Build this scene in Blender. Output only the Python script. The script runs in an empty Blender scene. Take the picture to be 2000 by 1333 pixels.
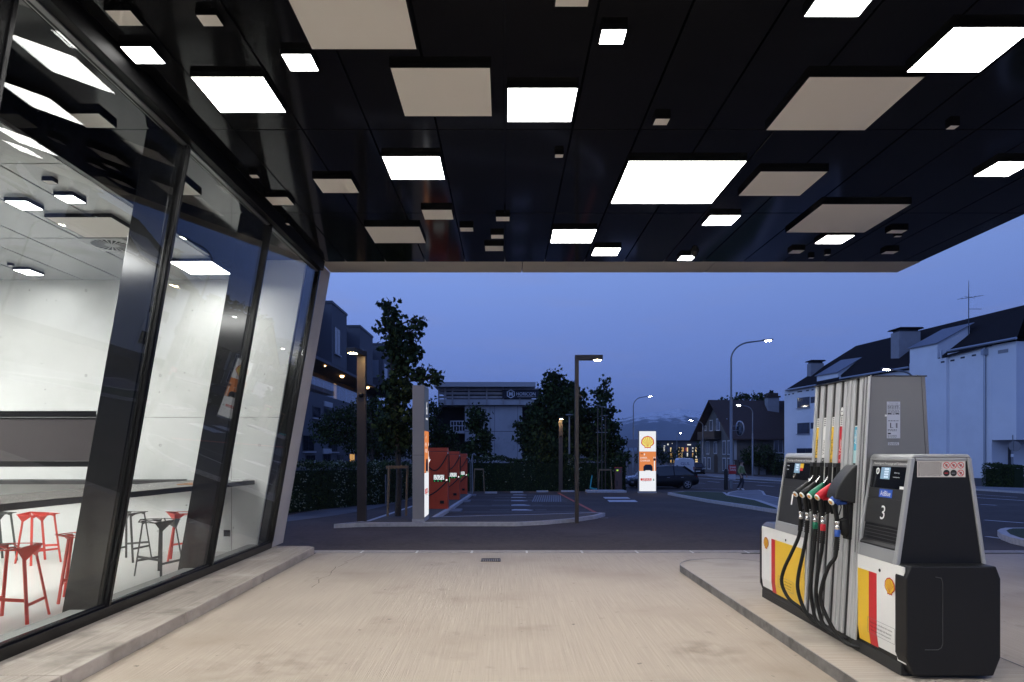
import bpy, bmesh, math, random
from mathutils import Vector, Matrix
random.seed(7)
R = math.radians
S = bpy.context.scene
COL = S.collection
F = 1333.0            # focal length in photo pixels (24 mm on 36 mm film)
CZ = 1.85             # camera height
VX, VY = 986.0, 880.0 # vanishing point of the depth direction in the photo

# ------------------------------------------------------------------ camera
cam = bpy.data.cameras.new('camera'); cam_o = bpy.data.objects.new('camera', cam); COL.objects.link(cam_o)
cam_o.location = (0, 0, CZ); cam_o.rotation_euler = (R(90), 0, 0)
cam.sensor_width = 36; cam.lens = 36 * F / 2000
cam.shift_x = (1000 - VX) / 2000; cam.shift_y = (VY - 666.5) / 2000
cam.clip_start = .05; cam.clip_end = 30000
S.camera = cam_o
S.render.resolution_x, S.render.resolution_y = 1024, 682

# ------------------------------------------------------------------ sky at dusk
W = bpy.data.worlds.new('World'); S.world = W; W.use_nodes = True
nt = W.node_tree; nt.nodes.clear()
def wn(t, **k):
    n = nt.nodes.new(t)
    for a, b in k.items(): setattr(n, a, b)
    return n
tc = wn('ShaderNodeTexCoord'); sep = wn('ShaderNodeSeparateXYZ'); ramp = wn('ShaderNodeValToRGB')
nt.links.new(tc.outputs['Generated'], sep.inputs[0]); nt.links.new(sep.outputs['Z'], ramp.inputs[0])
E = ramp.color_ramp.elements
E[0].position = 0.0; E[0].color = (.105, .165, .465, 1)
E[1].position = 1.0; E[1].color = (.06, .115, .40, 1)
for p, c in ((.04, (.125, .20, .535, 1)), (.10, (.150, .24, .62, 1)), (.18, (.175, .275, .67, 1)), (.25, (.205, .32, .73, 1)), (.42, (.150, .262, .70, 1)), (.62, (.09, .165, .52, 1))):
    e = E.new(p); e.color = c
mp = wn('ShaderNodeMapping'); mp.inputs['Scale'].default_value = (2.2, 2.2, 16)
cn = wn('ShaderNodeTexNoise'); cn.inputs['Scale'].default_value = 3.1; cn.inputs['Detail'].default_value = 5
cr = wn('ShaderNodeValToRGB'); cr.color_ramp.elements[0].position = .52; cr.color_ramp.elements[1].position = .74
cr.color_ramp.elements[1].color = (.30, .30, .30, 1)
nt.links.new(tc.outputs['Generated'], mp.inputs[0]); nt.links.new(mp.outputs[0], cn.inputs['Vector']); nt.links.new(cn.outputs['Fac'], cr.inputs[0])
mx = wn('ShaderNodeMix', data_type='RGBA'); mx.inputs['B'].default_value = (.24, .29, .56, 1)
nt.links.new(cr.outputs[0], mx.inputs['Factor']); nt.links.new(ramp.outputs[0], mx.inputs['A'])
bg = wn('ShaderNodeBackground'); bg.inputs['Strength'].default_value = 1.12
out = wn('ShaderNodeOutputWorld')
azr = wn('ShaderNodeMapRange'); azr.inputs['From Min'].default_value = -.35; azr.inputs['From Max'].default_value = .75; azr.inputs['To Min'].default_value = 1.22; azr.inputs['To Max'].default_value = .92
nt.links.new(sep.outputs['X'], azr.inputs[0]); nt.links.new(azr.outputs[0], bg.inputs['Strength']); nt.links.new(mx.outputs['Result'], bg.inputs['Color']); nt.links.new(bg.outputs[0], out.inputs['Surface'])
S.view_settings.view_transform = 'Standard'; S.view_settings.look = 'None'
S.view_settings.exposure = 0.0; S.view_settings.gamma = 1.0
# last glow of the set sun, low in the west: very weak and very soft
sl = bpy.data.lights.new('afterglow', 'SUN'); sl.energy = .72; sl.angle = R(60); sl.color = (.40, .60, 1)
so = bpy.data.objects.new('afterglow', sl); COL.objects.link(so); so.rotation_euler = (R(25), R(-72), 0)
try:
    S.cycles.use_denoising = True; S.cycles.max_bounces = 10; S.cycles.transparent_max_bounces = 24
    S.cycles.sample_clamp_indirect = 6; S.cycles.caustics_reflective = False; S.cycles.caustics_refractive = False
    S.cycles.volume_bounces = 0
except Exception: pass

# ------------------------------------------------------------------ materials
MATS = {}
def M(name, col, rough=.6, metal=0, spec=.5, noise=None, bump=None, emit=None, coat=0, stretch=None, col2=None, detail=6, wear=None, alt=None):
    """principled material; noise=(scale, amount) breaks up the colour, bump=(scale, strength), stretch scales the texture axes,
    wear=(colour, scale, lo, hi) lays stains of their own shape over it"""
    if name in MATS: return MATS[name]
    m = bpy.data.materials.new(name); m.use_nodes = True; t = m.node_tree
    b = t.nodes['Principled BSDF']
    b.inputs['Base Color'].default_value = (*col, 1); b.inputs['Roughness'].default_value = rough
    b.inputs['Metallic'].default_value = metal; b.inputs['Specular IOR Level'].default_value = spec
    if coat: b.inputs['Coat Weight'].default_value = coat; b.inputs['Coat Roughness'].default_value = .08
    vec = None
    if noise or bump or wear:
        c = t.nodes.new('ShaderNodeTexCoord'); mpn = t.nodes.new('ShaderNodeMapping')
        if stretch: mpn.inputs['Scale'].default_value = stretch
        t.links.new(c.outputs['Object'], mpn.inputs[0]); vec = mpn.outputs[0]; raw = c.outputs['Object']
    last = None
    if noise:
        n = t.nodes.new('ShaderNodeTexNoise'); n.inputs['Scale'].default_value = noise[0]; n.inputs['Detail'].default_value = detail
        n.inputs['Roughness'].default_value = .65
        t.links.new(vec, n.inputs['Vector'])
        r = t.nodes.new('ShaderNodeValToRGB'); r.color_ramp.elements[0].position = .3; r.color_ramp.elements[1].position = .7
        a = noise[1]; c2 = col2 or tuple(min(1, v * (1 + a)) for v in col)
        r.color_ramp.elements[0].color = (*[v * (1 - a) for v in col], 1); r.color_ramp.elements[1].color = (*c2, 1)
        t.links.new(n.outputs['Fac'], r.inputs[0]); last = r.outputs[0]
        rr = t.nodes.new('ShaderNodeMapRange'); rr.inputs['To Min'].default_value = max(0, rough - .08); rr.inputs['To Max'].default_value = min(1, rough + .08)
        t.links.new(n.outputs['Fac'], rr.inputs[0]); t.links.new(rr.outputs[0], b.inputs['Roughness'])
    for wv in (wear or []):
        n = t.nodes.new('ShaderNodeTexNoise'); n.inputs['Scale'].default_value = wv[1]; n.inputs['Detail'].default_value = 5
        t.links.new(raw, n.inputs['Vector'])
        r = t.nodes.new('ShaderNodeMapRange'); r.inputs['From Min'].default_value = wv[2]; r.inputs['From Max'].default_value = wv[3]
        t.links.new(n.outputs['Fac'], r.inputs[0])
        fac = r.outputs[0]
        if len(wv) > 4:      # a stain with a place of its own: (x, y, radius)
            dn = t.nodes.new('ShaderNodeVectorMath'); dn.operation = 'DISTANCE'; dn.inputs[1].default_value = (wv[4][0], wv[4][1], 0)
            t.links.new(raw, dn.inputs[0]); fr_ = t.nodes.new('ShaderNodeMapRange'); fr_.inputs['From Min'].default_value = wv[4][2]; fr_.inputs['From Max'].default_value = wv[4][2]*.25
            t.links.new(dn.outputs['Value'], fr_.inputs[0]); mu = t.nodes.new('ShaderNodeMath'); mu.operation = 'MULTIPLY'
            t.links.new(fac, mu.inputs[0]); t.links.new(fr_.outputs[0], mu.inputs[1]); fac = mu.outputs[0]
        x = t.nodes.new('ShaderNodeMix'); x.data_type = 'RGBA'; x.inputs['B'].default_value = (*wv[0], 1)
        if last: t.links.new(last, x.inputs['A'])
        else: x.inputs['A'].default_value = (*col, 1)
        t.links.new(fac, x.inputs['Factor']); last = x.outputs['Result']
    if last: t.links.new(last, b.inputs['Base Color'])
    if bump:
        n = t.nodes.new('ShaderNodeTexNoise'); n.inputs['Scale'].default_value = bump[0]; n.inputs['Detail'].default_value = 4
        t.links.new(vec, n.inputs['Vector'])
        bp = t.nodes.new('ShaderNodeBump'); bp.inputs['Strength'].default_value = bump[1]
        bp.inputs['Distance'].default_value = bump[2] if len(bump) > 2 else .01
        t.links.new(n.outputs['Fac'], bp.inputs['Height']); t.links.new(bp.outputs[0], b.inputs['Normal'])
    if emit:
        b.inputs['Emission Color'].default_value = (*emit[0], 1); b.inputs['Emission Strength'].default_value = emit[1]
    MATS[name] = m; return m

def glass(name, tint, r0, rough=0.0):
    m = bpy.data.materials.new(name); m.use_nodes = True; t = m.node_tree; t.nodes.clear()
    tr = t.nodes.new('ShaderNodeBsdfTransparent'); tr.inputs[0].default_value = (*tint, 1)
    gl = t.nodes.new('ShaderNodeBsdfGlossy'); gl.inputs['Roughness'].default_value = rough
    ge = t.nodes.new('ShaderNodeNewGeometry'); dt = t.nodes.new('ShaderNodeVectorMath'); dt.operation = 'DOT_PRODUCT'
    t.links.new(ge.outputs['Incoming'], dt.inputs[0]); t.links.new(ge.outputs['Normal'], dt.inputs[1])
    def ma(op, a, b=None):
        n = t.nodes.new('ShaderNodeMath'); n.operation = op
        for i, v in enumerate((a, b)):
            if v is None: continue
            if isinstance(v, (int, float)): n.inputs[i].default_value = v
            else: t.links.new(v, n.inputs[i])
        return n.outputs[0]
    c = ma('SUBTRACT', 1.0, ma('ABSOLUTE', dt.outputs['Value'])); p = ma('POWER', c, 5.0)
    fr = ma('ADD', r0, ma('MULTIPLY', p, 1 - r0))
    mix = t.nodes.new('ShaderNodeMixShader'); o = t.nodes.new('ShaderNodeOutputMaterial')
    t.links.new(fr, mix.inputs[0]); t.links.new(tr.outputs[0], mix.inputs[1]); t.links.new(gl.outputs[0], mix.inputs[2]); t.links.new(mix.outputs[0], o.inputs[0])
    MATS[name] = m; return m

def lamp_mat(name, col, strength):
    m = bpy.data.materials.new(name); m.use_nodes = True; t = m.node_tree; t.nodes.clear()
    e = t.nodes.new('ShaderNodeEmission'); e.inputs[0].default_value = (*col, 1); e.inputs[1].default_value = strength
    o = t.nodes.new('ShaderNodeOutputMaterial'); t.links.new(e.outputs[0], o.inputs[0]); MATS[name] = m; return m

# ------------------------------------------------------------------ geometry helpers
def V(*a): return Vector(a)
def wloc(o):
    l = Vector((0, 0, 0))
    while o is not None: l += Vector(o.location); o = o.parent
    return l
TXT = {}
def text_geo(s):
    if s not in TXT:
        c = bpy.data.curves.new('t', 'FONT'); c.body = s; c.size = 1; c.resolution_u = 3
        o = bpy.data.objects.new('t', c); COL.objects.link(o)
        me = bpy.data.meshes.new_from_object(o)
        vs = [tuple(v.co) for v in me.vertices]; fs = [tuple(p.vertices) for p in me.polygons]
        bpy.data.objects.remove(o); bpy.data.meshes.remove(me); bpy.data.curves.remove(c)
        xs = [v[0] for v in vs]; ys = [v[1] for v in vs]
        x0, x1, y0, y1 = min(xs), max(xs), min(ys), max(ys)
        TXT[s] = ([((x - x0) / (x1 - x0), (y - y0) / (y1 - y0)) for x, y, z in vs], fs, (x1 - x0) / (y1 - y0))
    return TXT[s]

class MB:
    def __init__(s): s.v = []; s.f = []; s.mi = []; s.mats = []; s.sm = []
    def mid(s, mat):
        if mat not in s.mats: s.mats.append(mat)
        return s.mats.index(mat)
    def add(s, vs, fs, mat, smooth=False):
        o = len(s.v); i = s.mid(mat)
        s.v += [tuple(v) for v in vs]
        for f in fs: s.f.append(tuple(o + k for k in f)); s.mi.append(i); s.sm.append(smooth)
        return s
    def box(s, x0, x1, y0, y1, z0, z1, mat):
        return s.add([(x0,y0,z0),(x1,y0,z0),(x1,y1,z0),(x0,y1,z0),(x0,y0,z1),(x1,y0,z1),(x1,y1,z1),(x0,y1,z1)],
                     [(0,3,2,1),(4,5,6,7),(0,1,5,4),(1,2,6,5),(2,3,7,6),(3,0,4,7)], mat)
    def obox(s, p0, p1, w, h, mat, up=(0,0,1)):
        """box along p0-p1, w wide and h high (centred)"""
        p0, p1 = Vector(p0), Vector(p1); d = (p1 - p0).normalized(); u = Vector(up)
        a = d.cross(u)
        if a.length < 1e-4: a = d.cross(Vector((0, 1, 0)))
        a.normalize(); b = a.cross(d).normalized(); a *= w / 2; b *= h / 2
        vs = [p0-a-b, p0+a-b, p0+a+b, p0-a+b, p1-a-b, p1+a-b, p1+a+b, p1-a+b]
        return s.add(vs, [(0,3,2,1),(4,5,6,7),(0,1,5,4),(1,2,6,5),(2,3,7,6),(3,0,4,7)], mat)
    def poly(s, pts, mat): return s.add(pts, [tuple(range(len(pts)))], mat)
    def ext(s, pts, vec, mat, smooth=False):
        n = len(pts); vec = Vector(vec); p = [Vector(q) for q in pts]
        nor = Vector((0, 0, 0))
        for i in range(n): nor += p[i].cross(p[(i + 1) % n])
        if nor.dot(vec) > 0: p.reverse()
        vs = p + [q + vec for q in p]
        return s.add(vs, [tuple(range(n)), tuple(range(2*n-1, n-1, -1))] + [(i, n+i, n+(i+1) % n, (i+1) % n)[::1] for i in range(n)], mat, smooth)
    def tube(s, pts, r, mat, n=8, smooth=True, caps=True):
        pts = [Vector(p) for p in pts]; rs = r if isinstance(r, (list, tuple)) else [r] * len(pts)
        vs = []; fs = []; ref = None
        for i, p in enumerate(pts):
            d = (pts[min(i+1, len(pts)-1)] - pts[max(i-1, 0)]).normalized()
            if ref is None: ref = Vector((1, 0, 0)) if abs(d.x) < .9 else Vector((0, 1, 0))
            a = d.cross(ref).normalized(); b = d.cross(a).normalized(); ref = b.cross(d) * 1.0
            ref = -d.cross(a).cross(d) if False else ref
            ref = a.cross(d)
            for k in range(n):
                t = 2 * math.pi * k / n
                vs.append(p + (a * math.cos(t) + b * math.sin(t)) * rs[i])
        for i in range(len(pts) - 1):
            for k in range(n):
                fs.append((i*n+k, (i+1)*n+k, (i+1)*n+(k+1) % n, i*n+(k+1) % n))
        s.add(vs, fs, mat, smooth)
        if caps:
            L = (len(pts) - 1) * n
            s.add(vs[:n], [tuple(range(n))], mat); s.add(vs[L:], [tuple(range(n-1, -1, -1))], mat)
        return s
    def lathe(s, base, axis, prof, mat, n=16, smooth=True):
        """prof = [(radius, distance along axis)]"""
        base = Vector(base); ax = Vector(axis).normalized()
        a = ax.cross(Vector((0, 0, 1)))
        if a.length < 1e-3: a = Vector((1, 0, 0))
        a.normalize(); b = ax.cross(a)
        vs = [base + ax * h + (a * math.cos(2*math.pi*k/n) + b * math.sin(2*math.pi*k/n)) * max(r, 1e-4) for r, h in prof for k in range(n)]
        fs = [(i*n+k, i*n+(k+1) % n, (i+1)*n+(k+1) % n, (i+1)*n+k) for i in range(len(prof)-1) for k in range(n)]
        s.add(vs, fs, mat, smooth)
        s.add(vs[:n], [tuple(range(n-1, -1, -1))], mat); s.add(vs[-n:], [tuple(range(n))], mat)
        return s
    def text(s, txt, org, right, up, h, mat, w=None, align=.5, valign=.5):
        vs, fs, asp = text_geo(txt); right = Vector(right).normalized(); up = Vector(up).normalized(); org = Vector(org)
        w = w or h * asp
        return s.add([org + right * ((x - align) * w) + up * ((y - valign) * h) for x, y in vs], fs, mat)
    def disc(s, c, right, up, rx, ry, mat, n=20, inner=0):
        c = Vector(c); right = Vector(right).normalized(); up = Vector(up).normalized()
        ring = lambda q: [c + right * (rx*q*math.cos(2*math.pi*k/n)) + up * (ry*q*math.sin(2*math.pi*k/n)) for k in range(n)]
        if not inner: return s.poly(ring(1), mat)
        return s.add(ring(1) + ring(inner), [(k, (k+1) % n, n+(k+1) % n, n+k) for k in range(n)], mat)
    def build(s, name, parent=None, bevel=0, kind=None, seg=2, weld=False):
        l = wloc(parent)
        me = bpy.data.meshes.new(name)
        me.from_pydata([(v[0]-l.x, v[1]-l.y, v[2]-l.z) for v in s.v], [], s.f)
        for m in s.mats: me.materials.append(m)
        me.polygons.foreach_set('material_index', s.mi); me.polygons.foreach_set('use_smooth', s.sm); me.update()
        o = bpy.data.objects.new(name, me); COL.objects.link(o)
        if parent: o.parent = parent
        if bevel:
            b = o.modifiers.new('edge', 'BEVEL'); b.width = bevel; b.segments = seg; b.limit_method = 'ANGLE'; b.angle_limit = R(35)
        if kind: o['kind'] = kind
        return o
def tag(o, label, cat, group=None, kind=None):
    o['label'] = label; o['category'] = cat
    if group: o['group'] = group
    if kind: o['kind'] = kind
    return o
def thing(name, loc, label, cat, group=None):
    o = bpy.data.objects.new(name, None); COL.objects.link(o); o.location = loc; o.empty_display_size = .1
    return tag(o, label, cat, group)
def copy_tree(o, parent=None, loc=None, rz=None, label=None):
    c = o.copy(); COL.objects.link(c); c.parent = parent
    if loc is not None: c.location = loc
    if rz is not None: c.rotation_euler = (0, 0, rz)
    if label: c['label'] = label
    for ch in list(o.children): copy_tree(ch, c)
    return c
def P(px, py, d): return ((px - VX) / F * d, d, CZ - (py - VY) / F * d)
def gz(y):
    if y < 12.6: return 0.0
    return -.022 * (min(y, 62) - 12.6)
def G(px, py, off=0.0):
    """ground point seen at photo pixel (px, py)"""
    k = (py - VY) / F; d = (CZ - off) / k
    if d > 12.6:
        d = (CZ - off - .022 * 12.6) / max(k - .022, 1e-6)
        if d > 62 or d < 0: d = (CZ - off - gz(100)) / k
    return Vector(((px - VX) / F * d, d, gz(d) + off))
# ------------------------------------------------------------------ material library
asphalt = M('asphalt', (.070, .055, .047), .9, spec=.25, noise=(9, .35), bump=(260, .35, .006), wear=[((.095, .076, .066), .35, .5, .7), ((.045, .037, .033), 1.3, .58, .75)])
concrete_yard = M('brushed_concrete', (.375, .312, .25), .8, noise=(3.0, .13), bump=(6, .8, .008), stretch=(19, .30, 1), col2=(.43, .362, .295),
                  wear=[((.30, .24, .185), .55, .50, .76), ((.24, .19, .145), 1.1, .62, .85), ((.22, .18, .14), 2.7, .66, .80), ((.10, .085, .07), 9, .69, .76), ((.43, .36, .29), .3, .5, .8), ((.17, .13, .095), 4.2, .40, .80, (1.85, 6.3, .45)), ((.24, .19, .145), 3.0, .42, .85, (1.3, 5.4, .35)), ((.23, .18, .14), 5.0, .42, .85, (-2.0, 5.8, .9))])
concrete_isl = M('island_concrete', (.38, .325, .27), .8, noise=(3.0, .17), bump=(6, .7, .008), stretch=(.5, 17, 1), col2=(.43, .375, .315),
                 wear=[((.25, .215, .175), 1.4, .55, .75)])
concrete_plinth = M('plinth_concrete', (.33, .285, .245), .8, noise=(3.5, .26), bump=(6, .8, .008), stretch=(16, .4, 1),
                    wear=[((.45, .40, .35), 1.6, .56, .72), ((.19, .165, .14), 2.4, .56, .74)])
concrete_edge = M('rough_concrete', (.32, .275, .235), .9, noise=(14, .22), bump=(40, .6, .012), wear=[((.16, .135, .115), 3.5, .58, .75)])
concrete_wall = M('fair_faced_concrete', (.66, .67, .66), .7, noise=(1.2, .045), bump=(30, .12, .004), wear=[((.54, .55, .53), .9, .52, .75), ((.30, .30, .29), 14, .715, .745)])
floor_int = M('sealed_floor', (.62, .62, .59), .33)
frame_stone = M('soffit_panel', (.46, .42, .385), .65, noise=(2.5, .07), wear=[((.36, .33, .30), .8, .55, .75)])
gloss_black = M('gloss_black_panel', (.0045, .0046, .005), .09, spec=.16, bump=(.9, .02, .02))
black_alu = M('black_aluminium', (.006, .006, .007), .22, spec=.28)
column_steel = M('dark_steel', (.009, .009, .010), .13, spec=.5)
ceil_int = M('interior_ceiling', (.33, .335, .335), .16, spec=.55, bump=(.9, .02, .02), wear=[((.25, .25, .24), 1.1, .55, .7)])  # grey base stands in for the bright wall mirrored in black gloss panels
white_off = M('unlit_diffuser', (.74, .70, .655), .45)
kerb_stone = M('kerb_stone', (.46, .44, .43), .8, noise=(9, .2), bump=(50, .3, .008))
steel_edge = M('galvanised_edge', (.20, .19, .185), .55, metal=.35, noise=(5, .35), wear=[((.10, .095, .09), 4, .52, .7)])
lit = lamp_mat('lit_diffuser', (1, .985, .95), 22.5)
lit_in = lamp_mat('lit_diffuser_inside', (1, .995, .97), 31.0)
pane = glass('facade_glass', (.93, .94, .935), .04)
lm_white = M('road_paint', (.55, .55, .56), .7, noise=(6, .25))

# ------------------------------------------------------------------ ground
YS = [-60, -12, 0, 6, 12.6, 15, 18, 22, 26, 30, 35, 40, 46, 54, 62, 80, 120, 300, 1000, 3000, 9000]
XS = [-5000, -600, -120, -40, -16, -8, 0, 8, 16, 40, 120, 600, 5000]
g = MB(); vs = [(x, y, gz(y) - .004) for y in YS for x in XS]; nx = len(XS)
g.add(vs, [(j*nx+i, j*nx+i+1, (j+1)*nx+i+1, (j+1)*nx+i) for j in range(len(YS)-1) for i in range(nx-1)], asphalt)
g.build('ground', kind='structure')
# forecourt slab with joints, gutter strip and drain
m = MB()
for (x0, x1) in ((-3.40, 2.66), (2.66, 4.24), (4.24, 14)):
    m.box(x0, x1, -12, 12.30 if x0 < 4 else 12.18, -.12, 0, concrete_yard)
ckm = M('crack_dirt', (.13, .105, .08), .9)
rc = random.Random(3)
def crack(p0, p1, n, w):
    a, b = Vector((*p0, .0006)), Vector((*p1, .0006)); pts = [a.lerp(b, i/n) + Vector((rc.uniform(-.05, .05), rc.uniform(-.05, .05), 0)) for i in range(n+1)]
    for p, q in zip(pts, pts[1:]):
        d = (q-p).normalized(); s_ = Vector((-d.y, d.x, 0))*w*rc.uniform(.5, 1); m.poly([p-s_, p+s_, q+s_, q-s_], ckm)
g1, g2, g3 = G(612, 1148), G(655, 1108), G(705, 1086); crack(g1[:2], g2[:2], 9, .006); crack(g2[:2], g3[:2], 9, .005); g4 = G(712, 1081); crack(g3[:2], g4[:2], 4, .004)
m.build('forecourt', kind='structure')
gut = M('gutter_stone', (.30, .27, .245), .85, noise=(9, .2), bump=(50, .3, .008))
m = MB(); x = -3.6; m.box(-3.6, 14, 12.312, 12.598, -.12, .003, M('mortar', (.52, .50, .48), .9))
while x < 14:
    m.box(x + .02, x + .98, 12.31, 12.60, -.11, .008, gut); x += 1.0
m.build('gutter_strip', kind='structure', bevel=.006)
m = MB(); dark = M('iron_grate', (.03, .03, .03), .5, metal=.6)
for i in range(9): m.box(-.38 + i*.033, -.362 + i*.033, 11.38, 11.62, .001, .006, dark)
m.box(-.40, -.385, 11.36, 11.64, .001, .007, dark); m.box(-.09, -.075, 11.36, 11.64, .001, .007, dark); m.box(-.40, -.075, 11.34, 11.36, .001, .007, dark); m.box(-.40, -.075, 11.64, 11.66, .001, .007, dark)
tag(m.build('drain_grate'), 'small rusty drain grate set in the concrete forecourt', 'drain')

# ------------------------------------------------------------------ filling station building
XB, ZB, SL = -4.15, .123, .1755
def xg(z): return XB + SL * (z - ZB)
HC = 3.327; ZC = CZ + HC            # canopy ceiling
ZI = CZ + 2.975                     # lower ceiling inside
st = thing('station_building', (XB, 6, 0), 'filling station with black panelled canopy and leaning glass front', 'building')
MODS = [-7.86, -5.37, -2.88, -.39, 2.10, 4.59, 7.08, 9.57, 12.05]
YE = 12.05
# canopy ceiling panels
m = MB(); gp = .009
ks = list(range(-6, 11))
for j in range(len(MODS) - 1):
    for k in ks:
        x0, x1 = k * .70, (k + 1) * .70
        xa, xb = max(x0, -3.27 + .10), min(x1, 7.33)
        if xb - xa < .03: continue
        m.box(xa + gp, xb - gp, MODS[j] + gp, MODS[j+1] - gp, ZC, ZC + .02, gloss_black)
m.build('ceiling_panels', st, bevel=.002, seg=1)
m = MB(); m.box(-3.3, 7.33, -7.86, 12.77, ZC + .05, ZC + .75, black_alu); m.build('canopy_roof', st)
# pale frame: soffit strip and leaning fin
m = MB()
for a, b in ((-3.26, 0.31), (.322, 3.72), (3.732, 7.34)):
    m.box(a, b, YE + .004, 12.77, ZC - .001, ZC + .045, frame_stone)
m.ext([(xg(ZC) - .20, YE+.004, ZC), (xg(ZC), YE+.004, ZC), (xg(.12), YE+.004, .12), (xg(.12) - .20, YE+.004, .12)], (0, .72, 0), frame_stone)
m.build('portal_frame', st, bevel=.006)
# plinth
m = MB(); zt = .12
yj = [-8, -5.2, -2.6, -.2, 1.9, 3.9, 5.25, 7.3, 9.2, 10.8, 12.0]
for a, b in zip(yj, yj[1:]):
    m.box(-4.3, -3.41, a + .003, b - .003, -.1, zt, concrete_plinth)
m.ext([(-4.3, 12.003, -.1), (-3.41, 12.003, -.1), (-3.41, 12.22, -.1), (-3.55, 12.36, -.1), (-4.3, 12.36, -.1)], (0, 0, .22), concrete_plinth)
m.build('plinth', st, bevel=.012)
m = MB(); m.box(-4.06, -3.62, 4.75, 5.19, zt + .002, zt + .006, concrete_plinth); m.build('inspection_cover', st)
# glass panes, mullions, sill, head
def slab(m, y0, y1, z0, z1, o0, o1, mat):
    """slab lying in the leaning facade plane; o0/o1 offsets out of it"""
    m.ext([(xg(z0)+o0, y0, z0), (xg(z0)+o1, y0, z0), (xg(z1)+o1, y0, z1), (xg(z1)+o0, y0, z1)], (0, y1-y0, 0), mat)
for a, b in zip(MODS, MODS[1:]):
    m = MB(); slab(m, a + .035, b - .035, .25, ZC - .16, -.03, -.012, pane); m.build('glass_pane', st)
for y in MODS[1:]:
    m = MB()
    slab(m, y - .035, y + .035, .12, ZC - .004, -.05, .022, black_alu)
    slab(m, y - .022, y + .022, .24, ZC - .16, .0225, .034, black_alu)
    slab(m, y - .034, y + .034, .24, ZC - .15, -.075, -.051, black_alu)
    m.build('mullion', st, bevel=.004)
m = MB(); slab(m, MODS[0], YE - .036, .121, .235, -.08, .030, black_alu); slab(m, MODS[0], YE - .036, .236, .262, -.055, .008, black_alu); m.build('sill_rail', st, bevel=.004)
m = MB(); slab(m, MODS[0], YE - .036, ZC - .165, ZC - .002, -.08, .10, M('satin_black', (.003, .003, .0034), .5, spec=.08))
slab(m, MODS[0], YE - .036, ZC - .178, ZC - .166, -.04, .012, M('bright_seal', (.16, .16, .16), .35, metal=.8)); m.build('head_rail', st, bevel=.004)
for y in MODS[1:]:
    m = MB(); slab(m, y - .04, y + .04, .08, ZC - .01, -.43, -.078, column_steel); m.build('steel_column', st, bevel=.006)
# interior
m = MB(); m.box(-16, -4.20, -9, 11.95, -.05, .078, floor_int); m.build('interior_floor', st)
m = MB(); m.box(xg(.12)-.34, xg(.12)-.09, -9, 11.94, .0785, .205, M('upstand', (.30, .31, .295), .6, noise=(2, .1))); m.build('floor_upstand', st, bevel=.004)
wx0, wx1, wz0, wz1 = -10.2, -7.15, 1.56, 2.54
m = MB()
m.box(-16, wx0, 11.95, 12.25, -.05, ZC, concrete_wall); m.box(wx0, wx1, 11.95, 12.25, -.05, wz0, concrete_wall); m.box(wx0, wx1, 11.95, 12.25, wz1, ZC, concrete_wall)
for a, b in ((.078, 2.425), (2.433, ZC)):
    m.ext([(wx1, 11.95, a), (xg(a) - .21, 11.95, a), (xg(b) - .21, 11.95, b), (wx1, 11.95, b)], (0, .3, 0), concrete_wall)
m.build('end_wall', st)
m = MB(); ring = M('tie_hole', (.30, .30, .29), .8)
for px_, py_ in ((168, 568), (168, 734), (313, 734), (313, 870), (507, 568), (507, 870), (200, 1030), (310, 1038)):
    c = P(px_, py_, 11.945); m.disc(c, (1,0,0), (0,0,1), .024, .024, ring, 14, .55)
c = P(443, 1042, 11.944); m.box(c[0]-.055, c[0]+.055, 11.94, 11.949, c[2]-.055, c[2]+.055, black_alu)
m.box(-16, -4.35, 11.944, 11.949, 2.425, 2.431, ring)
for px_ in (238, 452): c = P(px_, 600, 11.945); m.box(c[0]-.004, c[0]+.004, 11.944, 11.949, .08, ZI, ring)
m.build('wall_marks', st)
m = MB(); m.box(wx0, wx1, 12.0, 12.06, wz1 - .14, wz1, black_alu); m.box(wx0, wx1, 12.0, 12.06, wz0, wz0 + .10, black_alu); m.box(wx1 - .05, wx1, 12.0, 12.06, wz0 + .10, wz1 - .14, black_alu)
wf = m.build('slot_window', st, bevel=.004)
m = MB(); m.box(wx0, wx1 - .05, 12.02, 12.04, wz0 + .1, wz1 - .14, M('dim_window', (.06, .052, .055), .14, spec=.6)); m.build('pane', wf)
m = MB(); m.box(-16.3, -16, -9, 12.25, -.05, ZC, concrete_wall); m.box(-16, -4.4, -9.3, -9, -.05, ZC, concrete_wall); m.build('rear_wall', st)
m = MB(); m.box(-16.3, -3.3, -9.3, 12.25, ZC + .05, ZC + .75, black_alu); m.build('roof', st)
m = MB()
for j in range(len(MODS) - 1):
    for x0, x1 in ((-4.5, -3.565), (-3.555, -3.36)):
        m.box(x0, x1, MODS[j] + .005, min(MODS[j+1] - .005, 11.95), ZC, ZC + .02, gloss_black if x1 < -3.56 else ceil_int)  # strip by the glass gets the same grey in place of a reflection
m.box(-4.56, -4.5, -9, 11.95, ZI, ZC + .04, gloss_black); m.build('raised_ceiling', st)
m = MB(); xs = [-4.565 - .70 * i for i in range(18)]
for j in range(len(MODS) - 1):
    for i in range(16):
        m.box(xs[i+1] + .012, xs[i] - .012, MODS[j] + .010, min(MODS[j+1] - .010, 11.95), ZI, ZI + .02, ceil_int)
m.build('interior_ceiling', st)
m = MB(); m.box(-16, -4.56, -9, 11.95, ZI + .035, ZI + .05, black_alu); m.build('ceiling_void', st)
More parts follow.
